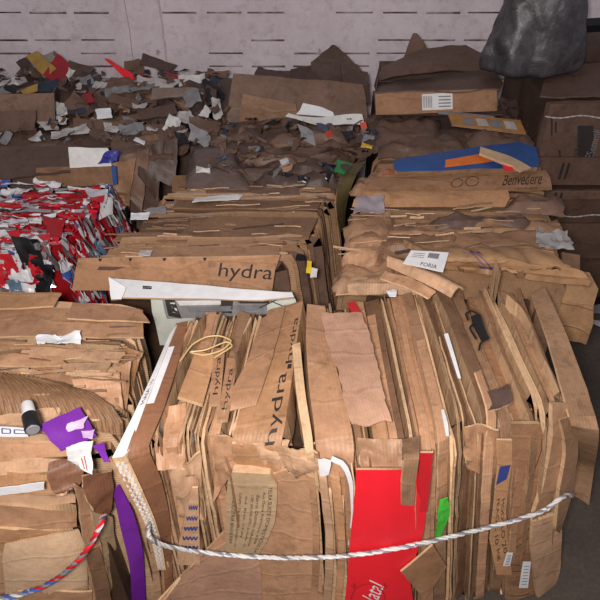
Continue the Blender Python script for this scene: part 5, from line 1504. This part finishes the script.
# (px, py, distance, width px, height px, roll, material, name, label, category)
HEAP = [
    (58, 70, 3.5, 24, 26, -.5, DKRED, 'red_folder', 'dark red folder standing up in the scrap heap near the left edge', 'folder'),
    (42, 66, 3.52, 16, 30, .7, GOLD, 'printed_carton', 'yellowish printed carton leaning on the left of the dark red folder', 'carton'),
    (47, 58, 3.6, 18, 12, .3, paper((150, 140, 130), rgb2=((150, 140, 130), (190, 160, 70), (90, 90, 100), (200, 198, 196)), sc=30), 'printed_carton', 'small many-coloured carton on top of the dark red folder', 'carton'),
    (70, 74, 3.46, 8, 12, -.6, OFFW, 'paper_scrap', 'white page sticking out at the right of the dark red folder', 'paper scrap'),
    (24, 64, 3.62, 12, 14, .6, K_DARK[3], 'cardboard_scrap', 'dark curled cardboard scrap at the left top of the heap against the wall', 'cardboard scrap'),
    (78, 70, 3.55, 28, 12, -.3, K_DARK[1], 'cardboard_scrap', 'brown cardboard scrap just right of the dark red folder', 'cardboard scrap'),
    (133, 67, 3.6, 22, 16, .2, K_DARK[2], 'cardboard_scrap', 'square brown cardboard piece right of the red strip on the heap', 'cardboard scrap'),
    (158, 63, 3.62, 38, 12, -.35, K_DARK[3], 'cardboard_scrap', 'dark cardboard flap leaning on the wall behind the square brown piece', 'cardboard scrap'),
    (8, 82, 3.45, 20, 8, .1, OFFW, 'paper_scrap', 'white paper at the left edge below the wall', 'paper scrap'),
    (46, 86, 3.3, 28, 10, .1, NAVY, 'film_scrap', 'dark navy film below the dark red folder', 'film scrap'),
    (14, 88, 3.3, 26, 8, -.1, BLACK, 'film_scrap', 'black film behind the open brown box', 'film scrap'),
    (30, 90, 3.2, 18, 8, .3, GOLD, 'paper_scrap', 'dull yellow paper behind the open brown box', 'paper scrap'),
    (82, 80, 3.45, 24, 7, .1, GREY, 'paper_scrap', 'long grey paper right below the white page of the folder', 'paper scrap'),
    (100, 85, 3.35, 14, 9, -.4, DIRTYW, 'paper_scrap', 'pale paper scrap under the tip of the red strip', 'paper scrap'),
    (118, 90, 3.2, 30, 9, .15, GREY, 'paper_scrap', 'grey crumpled paper in the middle of the scrap heap', 'paper scrap'),
    (145, 79, 3.5, 14, 8, -.2, DKRED, 'paper_scrap', 'small dark red scrap below the square brown piece', 'paper scrap'),
    (172, 76, 3.5, 16, 7, -.2, DKRED, 'paper_scrap', 'small dark red scrap on the white papers near the wall', 'paper scrap'),
    (158, 82, 3.4, 44, 10, -.12, DIRTYW, 'paper_sheets', 'wide whitish papers spread along the wall, right part of the heap', 'paper sheets'),
    (190, 79, 3.42, 34, 9, .12, OFFW, 'paper_sheets', 'white papers left of the tall brown folded carton', 'paper sheets'),
    (210, 73, 3.6, 34, 3, .05, K_MID[1], 'cardboard_strip', 'thin brown strip lying on the white papers by the wall', 'cardboard strip'),
    (140, 88, 3.25, 30, 7, .2, GREY, 'paper_scrap', 'grey paper under the wide whitish papers', 'paper scrap'),
    (172, 92, 3.18, 44, 12, .05, paper((130, 112, 100), mottle=.3), 'cardboard_sheet', 'dusty beige sheet across the right of the heap', 'cardboard sheet'),
    (192, 98, 3.08, 18, 14, .4, GREY, 'paper_scrap', 'grey crumpled scrap at the right end of the dusty beige sheet', 'paper scrap'),
    (212, 92, 3.2, 18, 26, .3, BLACK, 'black_bag', 'crumpled black bag between the white papers and the brown folded carton', 'bag'),
    (217, 108, 3.02, 10, 24, .2, DIRTYW, 'paper_scrap', 'pale crumpled paper hanging below the crumpled black bag', 'paper scrap'),
    (206, 112, 2.98, 10, 12, -.4, OFFW, 'paper_scrap', 'small white crumpled paper left of the pale hanging paper', 'paper scrap'),
    (60, 109, 2.98, 14, 17, .15, OFFW, 'paper_scrap', 'white crumpled paper right of the open brown box', 'paper scrap'),
    (74, 102, 3.08, 18, 18, -.6, K_DARK[2], 'cardboard_scrap', 'tilted brown scrap between two white papers in mid heap', 'cardboard scrap'),
    (88, 97, 3.12, 10, 12, .4, DKRED, 'paper_scrap', 'dull red scrap in mid heap', 'paper scrap'),
    (103, 113, 2.9, 17, 14, .1, WHITE, 'white_carton', 'small bright white carton in the middle of the heap', 'carton'),
    (125, 102, 3.05, 34, 9, -.3, K_DARK[0], 'cardboard_scrap', 'brown strip above the small bright white carton', 'cardboard scrap'),
    (140, 106, 3.0, 14, 7, .2, DIRTYW, 'paper_scrap', 'pale scrap below the grey paper in mid heap', 'paper scrap'),
    (70, 132, 2.72, 38, 10, .2, DIRTYW, 'paper_sheet', 'large pale grey sheet above the white sheet of the brown bale', 'paper sheet'),
    (36, 137, 2.7, 16, 6, .1, DIRTYW, 'paper_scrap', 'pale scrap left of the large pale grey sheet', 'paper scrap'),
    (132, 128, 2.74, 36, 11, .25, GREY, 'paper_sheet', 'grey sheet right of the large pale grey sheet', 'paper sheet'),
    (152, 129, 2.75, 12, 6, -.3, DIRTYW, 'paper_scrap', 'pale scrap at the right tip of the grey sheet', 'paper scrap'),
    (140, 141, 2.6, 11, 5, -.4, WHITE, 'paper_scrap', 'tiny white scrap in front of the grey sheet', 'paper scrap'),
    (172, 124, 2.82, 16, 15, -.4, OFFW, 'paper_scrap', 'tilted white rectangle standing in the right part of the heap', 'paper scrap'),
    (186, 116, 2.92, 14, 12, .5, DIRTYW, 'paper_scrap', 'pale crumpled scrap right above the tilted white rectangle', 'paper scrap'),
    (181, 138, 2.66, 12, 15, .3, BLACK, 'film_scrap', 'black film scrap below the tilted white rectangle', 'film scrap'),
    (182, 131, 2.72, 12, 5, .0, DIRTYW, 'paper_scrap', 'small pale scrap over the black film scrap', 'paper scrap'),
    (158, 112, 2.95, 40, 12, .1, K_DARK[1], 'cardboard_scrap', 'dark brown sheet behind the tilted white rectangle', 'cardboard scrap'),
    (100, 124, 2.82, 50, 10, -.1, K_DARK[2], 'cardboard_scrap', 'brown sheet in front of the small bright white carton', 'cardboard scrap'),
    (205, 126, 2.78, 34, 16, -.2, K_DARK[0], 'cardboard_scrap', 'dark crumpled sheet left of the lighter brown torn panel', 'cardboard scrap'),
    (330, 133, 2.74, 12, 6, .3, paper((190, 60, 40)), 'paper_scrap', 'small orange red scrap before the dark back bale', 'paper scrap'),
    (364, 126, 2.8, 8, 8, .3, paper((206, 84, 60)), 'paper_scrap', 'orange scrap at the gap left of the tan carton bale', 'paper scrap'),
    (349, 134, 2.66, 11, 10, .2, BLACK, 'film_scrap', 'black scrap below the long crumpled whitish strip', 'film scrap'),
    (322, 128, 2.82, 14, 7, -.2, paper((70, 74, 96)), 'paper_scrap', 'bluish grey scrap under the long crumpled whitish strip', 'paper scrap'),
    (367, 146, 2.56, 14, 5, -.2, YELLOW, 'paper_scrap', 'yellow scrap in the gap left of the printed cartons', 'paper scrap'),
    (368, 139, 2.62, 12, 6, .1, GREY, 'paper_scrap', 'grey scrap just above the yellow scrap', 'paper scrap'),
]
for i, (px, py, d, w_, h_, roll, mt, nm, lab, cat) in enumerate(HEAP):
    c, s_ = math.cos(roll), math.sin(roll)
    tilt = .04 + .02 * (i % 4)
    crn = []
    rq = random.Random(i * 7 + 1)
    for (ux, uy) in ((-.5, -.5), (.5, -.5), (-.5, .5), (.5, .5)):
        ux, uy = ux * rq.uniform(.7, 1.15), uy * rq.uniform(.6, 1.2)
        x = px + (ux * w_ * c + uy * h_ * s_)
        y = py + (-ux * w_ * s_ + uy * h_ * c)
        crn.append(Y(x, y, d - uy * max(.05, h_ * .006)))
    soft = mt in (BLACK, NAVY, GREY, DIRTYW, OFFW) or 'crumpled' in lab
    s = Sheet(nm, quad(*crn, 10, 8), .006 if 'cardboard' in nm else .003, mt, None, amp=.014 if soft else .006, torn=.012 if soft else .006, freq=16, seed=i * 1.3, ridge=.006 if soft else 0)
    meta(s.obj, lab, cat)
# fine litter nobody could count, strewn over the heap
lv, lf, lm = [], [], []
lr = random.Random(9)
LM = [K_DARK[0], K_DARK[2], K_DARK[1], GREY, DIRTYW, K_MID[0], NAVY, K_DARK[3]]
for i in range(420):
    px, py = lr.uniform(-20, 225), lr.uniform(70, 142)
    if lr.random() < .25:
        px, py = lr.uniform(200, 372), lr.uniform(118, 172)
    zz = .975 + .05 * lr.random()
    p = Z(px, py, zz)
    if p[1] > 3.75:
        continue
    a_ = lr.uniform(0, 6.28)
    sz = lr.uniform(.015, .06)
    ax = np.array([math.cos(a_), math.sin(a_), lr.uniform(-.4, .4)]) * sz
    ay = np.array([-math.sin(a_), math.cos(a_), lr.uniform(-.3, 1.1)]) * sz * lr.uniform(.25, .8)
    b0 = len(lv)
    for dv in (-1, 0, 1):
        for du in (-1, 0, 1):
            lv.append(p + ax * du * lr.uniform(.5, 1) + ay * dv * lr.uniform(.5, 1) + np.array([0, 0, lr.uniform(-.01, .01)]))
    for j in range(2):
        for q in range(2):
            a = b0 + j * 3 + q
            lf.append((a, a + 3, a + 4, a + 1)); lm.append(i % 8 if i % 3 else i % 3)
lt = link('loose_litter', lv, lf, LM, None, lm, smooth=False, fix=False)
meta(lt, 'fine torn paper and cardboard litter strewn over the bales along the back wall', 'litter', kind='stuff')
# the bright red strip
rs_ = Sheet('red_strip', ribbon([Y(104, 59, 3.5), Y(112, 66, 3.5), Y(122, 76, 3.48), Y(128, 82, 3.46)], [Y(107, 59, 3.5), Y(117, 65, 3.5), Y(130, 72, 3.48), Y(136, 78, 3.46)], 12, 5), .006, RED, None, amp=.003, torn=.002, seed=2)
meta(rs_.obj, 'bright red strip sticking up from the scrap heap against the wall', 'red strip')



# ================================================================== LIGHT
L = bpy.data.lights.new('lamp', 'AREA')
L.shape = 'DISK'
L.size = .22
L.energy = 69
L.color = (1.0, .93, .885)
lo = bpy.data.objects.new('lamp', L)
lo.location = (-.12, -.16, 2.34)
d = Vector((.0, 2.3, .8)) - lo.location
lo.rotation_euler = d.to_track_quat('-Z', 'Y').to_euler()
COL.objects.link(lo)
w = bpy.data.worlds.new('world')
scene.world = w
w.use_nodes = True
bg = w.node_tree.nodes['Background']
bg.inputs[0].default_value = (.93, .90, 1.0, 1)
bg.inputs[1].default_value = .24
scene.view_settings.view_transform = 'Standard'
scene.view_settings.look = 'None'
scene.view_settings.exposure = 0
scene.view_settings.gamma = 1
